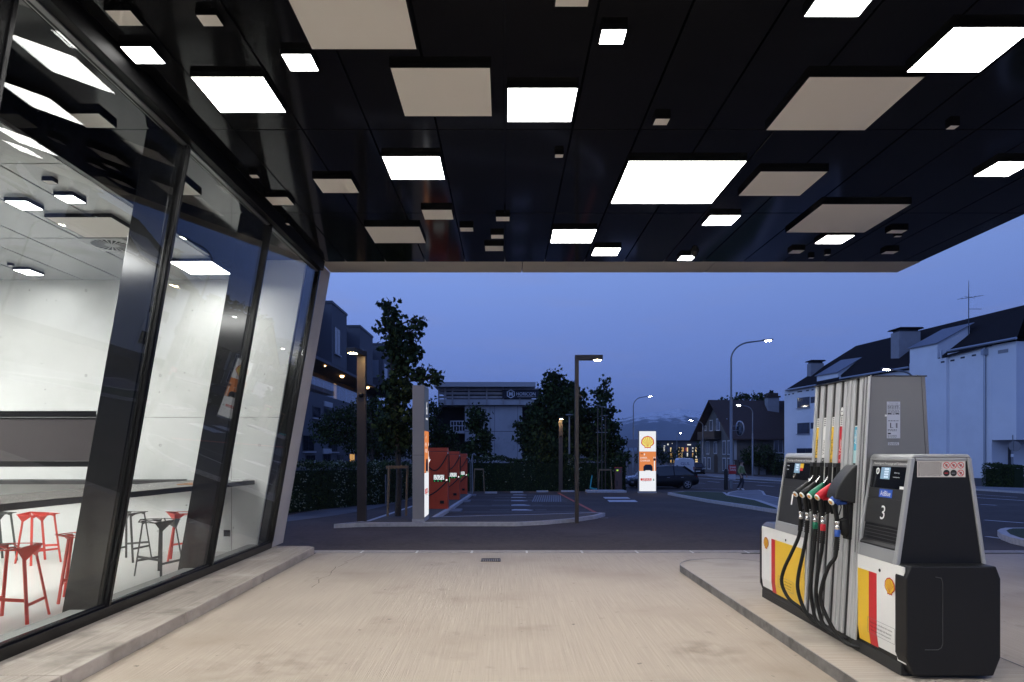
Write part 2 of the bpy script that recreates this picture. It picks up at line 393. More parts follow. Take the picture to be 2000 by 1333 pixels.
# swirl air diffuser, flush in the lower ceiling
m = MB(); hz = CZ + 2.97
d0, d1 = F*2.97/(880-463), F*2.97/(880-492); xc = (219-986)/F*(d0+d1)/2; yc = (d0+d1)/2; q = .30
m.box(xc-q, xc+q, yc-q, yc+q, hz - .012, hz, M('diffuser_plate', (.42, .43, .43), .4))
for k in range(24):
    a = 2*math.pi*k/24
    p = lambda r, t: (xc + r*math.cos(t), yc + r*math.sin(t), hz - .014)
    m.poly([p(.09, a), p(.27, a + .02), p(.27, a + .19), p(.10, a + .12)], M('slot_black', (.005, .005, .005), .6))
m.disc((xc, yc, hz - .015), (1,0,0), (0,1,0), .05, .05, MATS['diffuser_plate'])
m.build('air_diffuser', st)

# ------------------------------------------------------------------ ceiling boxes: (near y, far y, near left px, near right px, lit, label)
def ceil_lamp(name, xa, xb, d0, d1, h, on, label, cat='ceiling lamp', group=None, off=.048, lm=None):
    top = CZ + h + off; b = CZ + h
    r = thing(name, ((xa+xb)/2, (d0+d1)/2, top), label, cat, group)
    m = MB(); t = min(.010, (xb-xa)*.035)
    m.box(xa, xb, d0, d0+t, b, top-.001, black_alu); m.box(xa, xb, d1-t, d1, b, top-.001, black_alu)
    m.box(xa, xa+t, d0+t, d1-t, b, top-.001, black_alu); m.box(xb-t, xb, d0+t, d1-t, b, top-.001, black_alu)
    m.box(xa+t, xb-t, d0+t, d1-t, b+.008, top-.001, black_alu); m.build('housing', r)
    m = MB(); m.box(xa+t, xb-t, d0+t, d1-t, b+.001, b+.0075, (lm or lit) if on else white_off); m.build('diffuser', r)
    return r
HL = HC - .048
def lampq(yn, yf, xl, xr, on, label, edge='n', h=HL, lm=None, name=None):
    d0, d1 = F*h/(880-yn), F*h/(880-yf); d = d0 if edge == 'n' else d1
    ceil_lamp(name or ('ceiling_lamp' if on else 'ceiling_box'), (xl-VX)/F*d, (xr-VX)/F*d, d0, d1, h, on, label, 'ceiling lamp' if on else 'ceiling box', 'square boxes under the ceiling', lm=lm)
LAMPS = [
 (20, 52, 202, 255, 0, 'small unlit beige ceiling box above the first leaning window'),
 (29, 52.7, 380.5, 423, 0, 'small unlit ceiling box, deepest looking of the boxes at the upper left corner'),
 (91, 126, 231.7, 295, 1, 'lit square ceiling lamp closest to the glass front'),
 (150.3, 221, 370.7, 515, 1, 'large lit ceiling lamp, biggest of those near the glass front'),
 (105.5, 140, 547, 607.6, 1, 'small lit ceiling lamp beside the corner of the biggest cut off beige panel'),
 (-46, 98, 608, 816, 0, 'largest unlit beige ceiling panel, cut by the top of the photo', 'f'),
 (132, 228.5, 760, 959, 0, 'big unlit beige panel directly left of a lit square lamp'),
 (172, 239, 990, 1130, 1, 'bright square lamp directly right of a big beige panel'),
 (-31, 15, 1081.5, 1149.5, 0, 'small unlit box cut by the top edge at mid photo', 'f'),
 (57.5, 87.5, 1175, 1226, 1, 'small lit lamp above the bright square lamp in the middle of the ceiling'),
 (232, 245.6, 1280, 1309.7, 0, 'tiny unlit box alone beside the long cross joint, right of the middle lamps'),
 (-41, 34.4, 1567.7, 1677, 1, 'lit lamp cut by the top edge on the right', 'f'),
 (52.8, 142.2, 1768, 1913.4, 1, 'large lit lamp touching the upper right corner of a beige panel', 'f'),
 (150, 255.8, 1579.8, 1809, 0, 'large unlit beige panel below the big lit lamp at the upper right'),
 (245.6, 253.6, 1857, 1875, 0, 'tiny unlit box nearest the right margin on the cross joint'),
 (305.7, 351.4, 744.8, 859.8, 1, 'lit lamp with a pale reflection streak below it on the left half of the ceiling'),
 (349.5, 378, 609.5, 687, 0, 'medium unlit box left of the lit lamp with the streak'),
 (385, 401.7, 516, 562, 0, 'medium unlit box beside the head of the second leaning window'),
 (341.8, 348.6, 485.8, 502, 0, 'tiny unlit box above the second leaning window'),
 (436, 440.7, 551.8, 563, 0, 'tiny unlit box above the last leaning window'),
 (410, 429.8, 821.8, 883, 0, 'medium unlit box with red reflection under its corner'),
 (443, 475.7, 710.7, 820, 0, 'wide unlit panel nearest the end of the canopy on the left'),
 (444.9, 453, 896.9, 924.4, 0, 'tiny unlit box, leftmost of the cluster of four above the car park'),
 (423.7, 433, 967.8, 996, 0, 'tiny unlit box, highest of the cluster of four above the car park'),
 (458.9, 466.9, 958, 984, 0, 'tiny unlit box, third lowest of the cluster of four above the car park'),
 (480.6, 491.4, 945.8, 984, 0, 'small unlit box, lowest and widest of the cluster of four'),
 (301.9, 308.8, 1084, 1101, 0, 'tiny unlit box alone left of the largest lit lamp'),
 (314.8, 398.4, 1227.8, 1459.6, 1, 'largest lit ceiling lamp, in the middle of the canopy'),
 (449, 475, 1079.8, 1166.4, 1, 'wide lit lamp above the big dark tree'),
 (485, 500, 1161, 1214, 1, 'smaller lit lamp just behind the wide lit one, near the canopy edge'),
 (421, 441, 1387, 1448, 1, 'lit lamp behind the largest one, on its right'),
 (500, 509.5, 1330, 1360.3, 1, 'smallest lit lamp, right at the canopy edge'),
 (335, 383.5, 1485, 1619, 0, 'medium beige panel right of the largest lit lamp'),
 (399, 455, 1606, 1781, 0, 'wide beige panel above the petrol pump, with a lit lamp behind it'),
 (460, 476.8, 1615, 1670.8, 1, 'lit lamp tucked behind the wide beige panel above the pump'),
 (316, 345.6, 1899.6, 1968, 1, 'lit lamp cut by the right edge of the photo', 'f'),
 (449.5, 456.7, 1741, 1774.5, 0, 'small unlit box, nearer of the pair at the right rim of the canopy'),
 (461, 464, 1749.8, 1763, 0, 'tiny unlit box, farther of the pair at the right rim of the canopy'),
 (489, 496, 1548, 1573, 0, 'small dark box left of two tiny ones at the canopy edge'),
 (497, 499.9, 1613.6, 1623, 0, 'tiny box, right one of two behind the lamp above the pump'),
 (503.5, 505.7, 1581, 1590.8, 0, 'tiny box, left one of two behind the lamp above the pump'),
 (491, 497, 1730.5, 1756.6, 0, 'small box at the outer corner of the canopy'),
]
for L in LAMPS: lampq(*L)
# unseen lit boxes of the canopy, added for light over and behind the camera
for i, (x, y, w) in enumerate(((-1.9, 3.2, 1.0), (.6, 2.9, .9), (3.6, 2.0, 1.25), (-1.6, .6, .8), (5.6, .5, .8), (1.4, -1.2, 1.2), (-1.2, -3.4, 1.0), (4.3, -3.0, 1.0))):
    ceil_lamp('ceiling_lamp', x-w/2, x+w/2, y-w/2, y+w/2, HL, 1, 'unseen ceiling lamp added for light over the forecourt behind the photographer', 'ceiling lamp', 'added lamps behind the photographer')
HI = 2.975 - .048
INL = [
 (382, 398, 104, 141.6, 1, 'lit interior lamp, right one of the pair above the big pale interior panel'),
 (393, 411, 7, 52, 1, 'lit interior lamp, left one of the pair above the big pale interior panel'),
 (424.5, 464.6, 86, 217, 0, 'big pale unlit panel inside, beside the round air vent'),
 (353, 360, 81, 102, 0, 'tiny dark box under the interior ceiling above the lit pair'),
 (527, 538.5, 24, 57, 1, 'small lit interior lamp nearest the concrete wall at the left'),
 (519, 521, 14, 23, 0, 'tiny dark box touching the small lit lamp by the concrete wall'),
 (511, 536.6, 328, 413, 1, 'wide lit interior lamp seen through the middle pane'),
]
for L in INL: lampq(*L, h=HI, lm=lit_in, name='interior_lamp' if L[4] else 'ceiling_box')
lampq(221.7, 251, 130, 193, 0, 'pale box with dark sides under the raised ceiling behind the first pane', name='ceiling_box')
lampq(345, 382, 300, 350, 0, 'pale box half hidden by the first mullion, behind the middle pane', name='ceiling_box')
for i, (x, y, w) in enumerate(((-6.2, 3.6, 1.3), (-8.6, 5.4, 1.0), (-10.5, 8.5, 1.3), (-12.5, 4.0, 1.3), (-9.0, 1.2, 1.3), (-6.0, -.5, 1.2), (-12, 10.0, 1.0), (-6.4, 6.3, 1.3), (-10.6, 5.6, 1.3), (-8.3, 8.0, 1.2), (-13.5, 7.4, 1.3))):  # unseen lamps, added as fill to light the interior evenly
    ceil_lamp('interior_lamp', x-w/2, x+w/2, y-w/2, y+w/2, HI, 1, 'added fill lamp deeper inside the shop, out of view', 'ceiling lamp', 'added interior lamps out of view', lm=lit_in)
m = MB(); c = P(1357, 490, 11.4); black_dome = M('smoked_dome', (.01, .01, .01), .08)
m.lathe((c[0], 11.4, ZC), (0, 0, -1), [(.07, 0), (.07, .03), (.06, .04), (.055, .06), (.04, .085), (.015, .098)], black_dome)
tag(m.build('security_camera'), 'small dark dome camera under the canopy edge', 'security camera')

# ------------------------------------------------------------------ bar table and stools inside
table_top = M('table_laminate', (.095, .088, .08), .25, noise=(4, .15)); table_edge = M('table_edge', (.025, .025, .026), .45)
bt = thing('bar_table', (-5.6, 9, .078), 'long dark high table behind the leaning glass, far end against the concrete wall', 'table')
tz = 1.33
tp = [(-5.15, 4.2), (-4.36, 11.90), (-5.5, 11.90), (-6.25, 4.2)]
m = MB(); m.ext([(x, y, tz-.075) for x, y in tp], (0, 0, .071), table_edge); m.poly([(x, y, tz) for x, y in tp], table_top); m.build('tabletop', bt)
for i, (x, y) in enumerate(((-5.15, 11.62), (-5.95, 5.2), (-5.4, 5.2))):
    m = MB(); m.box(x-.03, x+.03, y-.03, y+.03, .078, tz-.08, table_edge); m.build('leg', bt)
m = MB(); m.box(-9.6, -5.56, 11.55, 11.94, 1.275, 1.345, table_edge); tag(m.build('wall_shelf'), 'black narrow shelf along the concrete wall under the slot window', 'shelf')
for nm, q, mt, lb in (('paper_bag', (-4.95, -4.62, 10.3, 10.7, tz+.012), M('brown_paper', (.35, .17, .08), .7), 'flat brown paper bag on the high table behind the middle pane'),
                     ('paper_sheet', (-4.75, -4.52, 10.75, 11.1, tz+.012), M('white_paper', (.75, .75, .74), .7), 'white paper sheets beside the brown paper bag on the high table'),
                     ('paper_stack', (-4.62, -4.42, 11.5, 11.8, tz+.02), MATS['white_paper'], 'small white paper pile at the wall end of the high table')):
    m = MB(); m.box(*q[:4], tz+.001, q[4], mt); tag(m.build(nm), lb, 'paper')

def make_stool(col, label):
    t = thing('bar_stool', (0, 0, 0), label, 'bar stool', 'faceted bar stools around the high table')
    m = MB(); H = .77
    # faceted shell: a thin rim, crossing bars with open facets between them, folded gussets running down into the legs
    rim = [(-.28, -.06, H+.015), (-.12, -.25, H-.005), (.15, -.24, H-.005), (.28, -.02, H+.02), (.13, .24, H), (-.14, .23, H+.005)]
    ctr = [(-.07, -.03, H-.035), (.08, -.05, H-.04), (.01, .10, H-.035)]
    def bar(a, b, w=.017): m.obox(a, b, w, .008, col)
    for i in range(6): bar(rim[i], rim[(i+1) % 6], .022)
    for i, j in ((0, 0), (1, 0), (2, 1), (3, 1), (4, 2), (5, 2), (1, 1), (3, 2), (0, 2)): bar(rim[i], ctr[j])
    bar(ctr[0], ctr[1]); bar(ctr[1], ctr[2]); bar(ctr[2], ctr[0])
    feet = [(-.235, -.215, 0), (.235, -.215, 0), (.235, .215, 0), (-.235, .215, 0)]
    tops = [(-.14, -.17, H-.05), (.17, -.14, H-.15), (.14, .16, H-.13), (-.15, .16, H-.06)]
    cr = [(rim[0], rim[1], ctr[0]), (rim[2], rim[3], ctr[1]), (rim[3], rim[4], ctr[2]), (rim[5], rim[0], ctr[0])]
    for k, (tpt, (a, b, c)) in enumerate(zip(tops, cr)):
        q = [Vector(v) - Vector((0, 0, .005)) for v in (a, b, c)]; w = Vector(tpt)
        if k in (0, 3): q = [w.lerp(v, .45) + Vector((0, 0, .03)) for v in q]
        m.add(q + [w], [(0, 3, 1), (1, 3, 2), (0, 2, 3)], col)
    m.build('seat', t)
    for f, tpt in zip(feet, tops):
        m = MB(); a, b = Vector(tpt), Vector(f); mid = a.lerp(b, .5)
        m.obox(a + (a-b)*.05, b, .031, .020, col, up=(f[0], f[1], 0)); m.build('leg', t)
    m = MB(); L = lambda i, s: Vector(tops[i]).lerp(Vector(feet[i]), s)
    m.obox(L(0, .62), L(1, .62), .012, .034, col); m.obox(L(1, .70), L(2, .70), .012, .03, col); m.obox(L(3, .70), L(0, .70), .012, .03, col); m.build('footrest', t)
    return t
red_p = M('red_paint', (.62, .045, .03), .42); dark_p = M('anthracite_paint', (.045, .05, .05), .42)
zf = .078
rs = make_stool(red_p, 'red faceted bar stool nearest the camera, left of the first mullion'); rs.location = (-5.12, 7.12, zf); rs.rotation_euler.z = R(8)
ds = make_stool(dark_p, 'dark grey bar stool in the middle pane, turned to the red one behind'); ds.location = (-4.93, 9.75, zf); ds.rotation_euler.z = R(-18)
for src, x, y, a, lb in ((rs, -5.02, 8.15, 25, 'red bar stool half hidden behind the first steel column'), (rs, -7.35, 10.75, 150, 'red bar stool beyond the table, in front of the bare concrete wall'),
                         (rs, -5.15, 11.0, 200, 'red bar stool behind the dark one in the middle pane'), (ds, -6.05, 11.0, 170, 'dark grey bar stool just right of the first mullion, by the wall'),
                         (ds, -8.15, 10.9, 150, 'dark grey bar stool cut by the left edge of the photo')):
    copy_tree(src, loc=(x, y, zf), rz=R(a), label=lb)
# ------------------------------------------------------------------ pump island
zi = .10
isl = thing('pump_island', (3.42, 6, 0), 'raised concrete pump island with rounded end and worn steel rim', 'island')
def rr(x0, x1, ya, yb, r, n=10):
    pts = [(x0, ya)]; pts += [(x1, ya)]
    pts += [(x1 - r + r*math.cos(math.pi/2*i/n), yb - r + r*math.sin(math.pi/2*i/n)) for i in range(n+1)]
    pts += [(x0 + r - r*math.sin(math.pi/2*i/n), yb - r + r*math.cos(math.pi/2*i/n)) for i in range(n+1)]
    return pts
m = MB(); out_ = rr(2.665, 4.20, -6, 11.05, .74); inn_ = rr(2.677, 4.188, -5.99, 11.038, .73)
n = len(out_)
m.add([(x, y, 0) for x, y in out_] + [(x, y, zi) for x, y in out_] + [(x, y, zi) for x, y in inn_] + [(x, y, zi-.05) for x, y in inn_],
      [(i, (i+1) % n, n+(i+1) % n, n+i) for i in range(n)] + [(n+i, n+(i+1) % n, 2*n+(i+1) % n, 2*n+i) for i in range(n)] + [(2*n+i, 2*n+(i+1) % n, 3*n+(i+1) % n, 3*n+i) for i in range(n)], steel_edge)
m.build('kerb_rim', isl)
m = MB(); m.ext([(x, y, 0.0) for x, y in inn_], (0, 0, zi - .003), concrete_isl); m.build('slab', isl)

# ------------------------------------------------------------------ petrol pump
silver = M('silver_paint', (.54, .55, .56), .38, metal=.2); silver2 = M('brushed_silver', (.66, .66, .67), .3, metal=.55)
sil_dark = M('grey_panel', (.17, .17, .182), .45, metal=.15, noise=(2, .05))  # toned darker than the silver for the less lit end face
blk = M('black_plastic', (.0075, .0078, .009), .45, spec=.32, noise=(8, .1)); blk_gl = M('black_screen', (.006, .007, .01), .12)
char = M('charcoal_plastic', (.022, .0225, .024), .5, spec=.4); white_p = M('white_panel', (.80, .80, .79), .3, noise=(2, .03))
yel = M('yellow_film', (.80, .50, .03), .35); red = M('red_film', (.56, .012, .02), .35); rubber = M('hose_rubber', (.008, .008, .009), .5, spec=.35)
metal = M('bright_metal', (.62, .62, .61), .22, metal=.9); ink = M('black_ink', (.01, .01, .01), .6); wink = M('white_ink', (.85, .85, .84), .5)
cyan = M('cyan_film', (.07, .42, .62), .4); cyan2 = M('pale_cyan_film', (.42, .66, .70), .4); blue = M('blue_film', (.02, .09, .50), .4)
green_p = M('green_plastic', (.0, .17, .09), .4); red_pl = M('red_plastic', (.60, .012, .03), .4); blue_pl = M('blue_plastic', (.02, .08, .38), .4)
lcd = M('lcd', (.16, .26, .36), .3, emit=((.25, .42, .62), .28)); lcd_d = M('lcd_digits', (.75, .8, .85), .4, emit=((.8, .9, 1), .55))
PX = 3.42
pump = thing('petrol_pump', (PX, 6.7, zi), 'grey and white petrol pump with five hoses standing on the island', 'petrol pump')
hw = lambda z: .36 - (z - .19) * (.125 / 2.304)
hc = lambda z: .352 - (z - .95) * (.122 / .86)
def ps(m, y0, y1, z0, z1, o0, o1, mat, h=hw):
    """slab in the sloping front face"""
    m.ext([(PX-h(z0)-o0, y0, z0), (PX-h(z0)-o1, y0, z0), (PX-h(z1)-o1, y0, z1), (PX-h(z1)-o0, y0, z1)], (0, y1-y0, 0), mat)
def ptext(m, s, y, z, hgt, o, mat, h=hw, vert=False, w=None):
    sl = (h(z+.1) - h(z)) / .1
    up = Vector((-sl, 0, 1)); r = Vector((0, -1, 0))
    if vert: r, up = up, Vector((0, 1, 0))
    m.text(s, (PX - h(z) - o, y, z), r, up, hgt, mat, w)
def emblem(m, c, right, up, s, nor, mr, my, e=.0015):
    c = Vector(c); right = Vector(right).normalized(); up = Vector(up).normalized(); nor = Vector(nor)
    def out(k):
        q = []
        for i in range(33):
            a = R(-22 + 224 * i / 32); r = .5 * (1 + .022 * math.cos(7 * (a - R(90)) * 1.55))
            q.append((r * math.cos(a) * k, r * .94 * math.sin(a) * k))
        return q + [(-.36*k, -.27*k), (-.25*k, -.33*k), (-.23*k, -.47*k), (-.08*k, -.44*k), (0, -.48*k), (.08*k, -.44*k), (.23*k, -.47*k), (.25*k, -.33*k), (.36*k, -.27*k)]
    def put(pts, o, mat): m.poly([c + right*(x*s) + up*(y*s) + nor*o for x, y in pts], mat)
    put(out(1), e, mr); put(out(.86), 2*e, my)
    for i in range(7):
        a = R(90 + (i - 3) * 25); d = (math.cos(a), math.sin(a)); p = (-d[1], d[0])
        put([(p[0]*.004, -.34 + p[1]*.004), (-p[0]*.004, -.34 - p[1]*.004), (d[0]*.40 - p[0]*.014, d[1]*.385 - p[1]*.014), (d[0]*.40 + p[0]*.014, d[1]*.385 + p[1]*.014)], 3*e, mr)
# column
Y0, Y1 = 5.96, 6.97; zt2 = 2.494
m = MB(); m.ext([(PX-hw(.19), Y0+.01, .19), (PX+hw(.19), Y0+.01, .19), (PX+hw(zt2), Y0+.01, zt2), (PX-hw(zt2), Y0+.01, zt2)], (0, Y1-Y0-.01, 0), char)
m.build('column', pump)
m = MB(); m.ext([(PX-hw(.95)+.02, Y0, .95), (PX+hw(.95)-.02, Y0, .95), (PX+hw(zt2)-.02, Y0, zt2), (PX-hw(zt2)+.02, Y0, zt2)], (0, .009, 0), sil_dark)
ps(m, Y0-.001, Y0+.07, .95, zt2, -.018, .014, sil_dark); 
for s in (-1, 1):
    h2 = lambda z: s * hw(z)
    m.ext([(PX+s*(hw(.95)-.019), Y0-.001, .95), (PX+s*(hw(.95)-.017), Y0-.001, .95), (PX+s*(hw(zt2)-.017), Y0-.001, zt2), (PX+s*(hw(zt2)-.019), Y0-.001, zt2)], (0, .004, 0), ink)
m.ext([(PX+hw(.95)-.016, Y0-.001, .95), (PX+hw(.95)+.014, Y0-.001, .95), (PX+hw(zt2)+.014, Y0-.001, zt2), (PX+hw(zt2)-.016, Y0-.001, zt2)], (0, .9, 0), sil_dark)
m.build('end_panel', pump, bevel=.003)
ribs = [(6.912, 6.97), (6.765, 6.848), (6.592, 6.70), (6.432, 6.532), (6.312, 6.372), (6.235, 6.304), (6.157, 6.222), (6.035, 6.098)]
m = MB()
for a, b in ribs: ps(m, a, b, .20, zt2, .0, .012, silver)
for a, b in ribs: ps(m, a+.006, a+.022, .20, zt2, .0125, .0155, silver2)  # paler strip down each rib, put in as its highlight
ps(m, 5.935, 6.031, .20, zt2, 0, .014, silver); ps(m, 5.98, 6.0, .2, zt2, .0145, .018, silver2)  # corner rib with the same modelled highlight strip
m.build('ribbed_front', pump, bevel=.006)
m = MB(); m.box(PX-hw(zt2)-.03, PX+hw(zt2)+.03, Y0-.004, Y1+.004, zt2, zt2+.010, char)
for y in (6.0, 6.5, 6.9):
    for x in (-.2, 0, .2): m.lathe((PX+x, y, zt2+.0101), (0, 0, 1), [(.008, 0), (.008, .006), (.004, .008)], metal, 8)
m.build('top_plate', pump)
m = MB(); m.box(3.335, 3.45, Y0-.004, Y0-.0005, 1.955, 2.275, silver2)
def scribble(m, x0, x1, y, z0, z1, rows, mat, seed=1, fill=.6):
    rg = random.Random(seed); h = (z1 - z0) / rows
    for r_ in range(rows):
        x = x0
        while x < x1 - .004:
            w = min(rg.uniform(.006, .022), x1 - x); zc = z1 - (r_ + .5) * h
            m.poly([(x, y, zc - h*fill/2), (x+w, y, zc - h*fill/2), (x+w, y, zc + h*fill/2), (x, y, zc + h*fill/2)], mat); x += w + rg.uniform(.002, .006)
yy = Y0 - .0045
m.text('Tankanlage', (3.392, yy, 2.262), (1,0,0), (0,0,1), .012, ink, .085)
scribble(m, 3.34, 3.445, yy, 2.205, 2.25, 4, ink, 3, .5); scribble(m, 3.34, 3.445, yy, 2.16, 2.20, 4, ink, 4, .45)
for a in (3.34, 3.41): m.box(a, a+.032, yy-.001, yy, 2.165, 2.172, ink)
m.box(3.362, 3.370, yy-.001, yy, 2.045, 2.09, ink); m.box(3.3701, 3.39, yy-.001, yy, 2.045, 2.049, ink); m.box(3.412, 3.426, yy-.001, yy, 2.045, 2.088, sil_dark)
scribble(m, 3.345, 3.435, yy, 2.10, 2.115, 1, ink, 5, .4); scribble(m, 3.342, 3.42, yy, 2.015, 2.035, 2, ink, 6, .5); m.box(3.342, 3.368, yy-.001, yy, 1.99, 2.003, ink); scribble(m, 3.342, 3.42, yy, 1.96, 1.985, 3, ink, 8, .4)
m.box(3.346, 3.44, Y0-.003, Y0-.0006, 1.895, 1.92, silver2); scribble(m, 3.35, 3.435, Y0-.0035, 1.897, 1.918, 3, ink, 9, .5)
m.box(3.318, 3.334, Y0-.003, Y0-.0006, 2.145, 2.162, wink)
m.build('type_plate', pump)
# fuel labels, boots and nozzles
slots = [(6.852, 6.908, yel, 'Diesel', ink, blk, 'B7'), (6.704, 6.761, white_p, 'V-Power', ink, blk, 'B7'), (6.536, 6.588, yel, 'Super 95', ink, green_p, 'E10'), (6.376, 6.428, red, 'V-Power', wink, red_pl, 'E5'), (6.102, 6.153, cyan, 'AdBlue', wink, blue_pl, '')]
FUEL = ['fuel label, yellow with Diesel', 'fuel label, white with black lettering', 'fuel label, yellow with Super 95', 'fuel label, red with white lettering', 'fuel label, blue with AdBlue']
for (a, b, fm, tx, tm, nm, ex), lb in zip(slots, FUEL):
    yk = (a + b) / 2; m = MB()
    top = 2.075 if tx != 'AdBlue' else 2.06; bot = 1.775 if tx != 'AdBlue' else 1.85
    ps(m, a, b, bot, top, .0, .006, fm)
    ptext(m, tx, yk, bot + (.02 + .17/2 if tx != 'AdBlue' else .12), .036, .0075, tm, vert=True, w=.15 if tx != 'AdBlue' else .13)
    if tx == 'AdBlue': ps(m, a, b, 1.735, bot-.001, 0, .006, cyan2); ps(m, a, b, 2.0605, 2.07, 0, .006, wink)
    else:
        ps(m, a, b, top+.001, top+.095, .0, .006, wink); 
        for q in range(4): ps(m, a+.012, b-.012, top+.012+q*.02, top+.024+q*.02, .0062, .0066, sil_dark)
        ps(m, a, b, 1.735, bot-.001, .0, .006, {'Super 95': yel, 'V-Power': fm if fm is red else ink}.get(tx, ink)); ptext(m, ex, yk, 1.755, .02, .0075, wink if tx != 'Super 95' else ink)
    if fm is red: m.disc((PX-hw(2.21)-.007, yk, 2.215), (0,-1,0), (.0543,0,1), .027, .04, wink); m.disc((PX-hw(2.21)-.0075, yk, 2.215), (0,-1,0), (.0543,0,1), .014, .006, sil_dark)
    o = m.build('fuel_label', pump); o['label'] = lb
    if tx != 'AdBlue':
        m = MB(); ps(m, a-.012, b+.012, 1.69, 1.73, .0, .05, char); ps(m, a-.012, a-.002, 1.25, 1.6895, 0, .045, char); ps(m, b+.002, b+.012, 1.25, 1.6895, 0, .045, char); ps(m, a-.0019, b+.0019, 1.25, 1.689, 0, .003, blk_gl)
        m.build('nozzle_boot', pump, bevel=.004)
m = MB()  # hood over the blue nozzle
hy0, hy1 = 6.06, 6.24; xs_ = PX - hw(1.5)
prof = [(xs_, 1.375), (xs_-.195, 1.42)] + [(xs_-.195 + .18*(q/10)**1.45, 1.42 + .30*(q/10)**.82) for q in range(1, 11)] + [(xs_+.02, 1.72)]
m.ext([(x, hy0, z) for x, z in prof], (0, hy1-hy0, 0), char); m.build('nozzle_hood', pump, bevel=.012)
m = MB(); m.lathe((xs_-.05, 6.15, 1.10), (-.25, 0, 1), [(.02, -.03), (.05, 0), (.06, .06), (.045, .13)], blk, 12); m.box(xs_-.06, xs_-.001, 6.09, 6.21, 1.05, 1.374, blk); m.build('drip_cup', pump, bevel=.008)
amp = [1.15, .55, .22, .35, .85]; ends = [(.24, .10), (.20, .11), (.19, .16), (.19, .24), (.17, .16)]
for k, (a, b, fm, tx, tm, nm, ex) in enumerate(slots):
    yk = (a + b) / 2; dz = -.022 if k == 4 else 0; X = 2.95; q = amp[k]
    m = MB(); m.tube([(3.115, yk, 1.605+dz), (3.09, yk, 1.565+dz), (3.05, yk, 1.51+dz)], [.009, .0105, .013], metal, 10)
    nz = m.build('nozzle', pump)
    m = MB(); m.tube([(3.066, yk, 1.532+dz), (3.045, yk, 1.505+dz), (3.01, yk, 1.47+dz), (2.975, yk, 1.440+dz), (2.945, yk, 1.418+dz), (2.936, yk, 1.411+dz)], [.017, .027, .036, .041, .037, .030], nm, 12)
    if k >= 2: m.tube([(3.07, yk, 1.40+dz), (3.02, yk, 1.40+dz), (2.96, yk, 1.40+dz)], [.012, .02, .025], nm, 10)
    m.build('nozzle_cover', nz)
    ax = Vector((-.86, -.22, -.46)); c0 = Vector((2.936, yk, 1.411+dz))
    m = MB(); m.lathe(c0, ax, [(.026, -.004), (.031, .005), (.031, .011), (.027, .015)], wink, 18)
    rgt = ax.cross(Vector((0,0,1))).normalized(); upv = rgt.cross(ax).normalized()
    m.disc(c0 + ax.normalized()*.0155, rgt, upv, .023, .023, silver2, 18)
    emblem(m, c0 + ax.normalized()*.016, rgt, upv, .036, ax.normalized(), red, yel, .0006)
    m.build('cap', nz)
    m = MB(); m.tube([(2.955, yk, 1.42+dz), (2.968, yk, 1.33+dz), (2.985, yk, 1.235+dz)], [.026, .021, .020], blk, 12)
    m.tube([(3.02, yk, 1.44+dz), (3.055, yk, 1.36+dz), (3.05, yk, 1.27+dz), (2.99, yk, 1.245+dz)], .007, blk, 8)
    m.tube([(3.005, yk, 1.43+dz), (3.02, yk, 1.36+dz), (3.0, yk, 1.29+dz)], .005, blk, 6); m.build('grip', nz)
    m = MB(); m.lathe((2.985, yk, 1.236+dz), (0, 0, -1), [(.019, 0), (.022, .006), (.022, .02), (.018, .024), (.018, .04), (.023, .046), (.023, .07), (.019, .076)], metal, 14); m.build('swivel', nz)
    zz = 1.16 + dz
    m = MB()
    if k >= 2: m.lathe((2.985, yk, zz-.001), (0, 0, -1), [(.022, 0), (.025, .004), (.025, .058), (.022, .062)], nm, 14); zz -= .063
    prof = [(.020, 0)]
    for i in range(7): prof += [(.024, .004+i*.018), (.024, .012+i*.018), (.0195, .014+i*.018)]
    m.lathe((2.984, yk, zz), (-.04, .05, -1), prof, rubber, 12); zz -= .12
    ze, dy = ends[k]; zb = .19 + .11
    pts = [(2.98, yk+.004, zz+.01), (2.977-.01*q, yk+.015*q+.003, zz-.08), (2.98-.055*q, yk+.06*q, .80), (2.98-.10*q, yk+.115*q, .62), (2.98-.115*q, yk+.12*q, .48), (2.985-.08*q, yk+.065*q, .34), (2.99-.02*q, yk-.02, ze+.03), (3.03, yk-dy*.7, ze-.03), (3.085, yk-dy-.05, ze-.03)]
    # smooth the path
    P2 = []
    for i in range(len(pts)-1):
        p0, p1, p2, p3 = [Vector(pts[min(max(j, 0), len(pts)-1)]) for j in (i-1, i, i+1, i+2)]
        for s in (0, .25, .5, .75):
            P2.append(.5*((2*p1) + (p2-p0)*s + (2*p0-5*p1+4*p2-p3)*s*s + (3*p1-p0-3*p2+p3)*s**3))
    P2.append(Vector(pts[-1])); m.tube(P2, .0175, rubber, 12); m.build('hose', pump)
# plinth skirt with perforations
m = MB(); m.box(PX-.345, PX+.345, 5.30, 8.16, zi-.002, .195, char); sk = m.build('skirt', pump, bevel=.004)
m = MB()
for i in range(70):
    for j in range(3):
        y = 6.05 + i*.029 + (j % 2)*.0145; z = .118 + j*.022
        m.poly([(PX-.3465, y-.006, z-.005), (PX-.3465, y+.006, z-.005), (PX-.3465, y+.006, z+.005), (PX-.3465, y-.006, z+.005)], blk_gl)
m.build('perforation', sk)
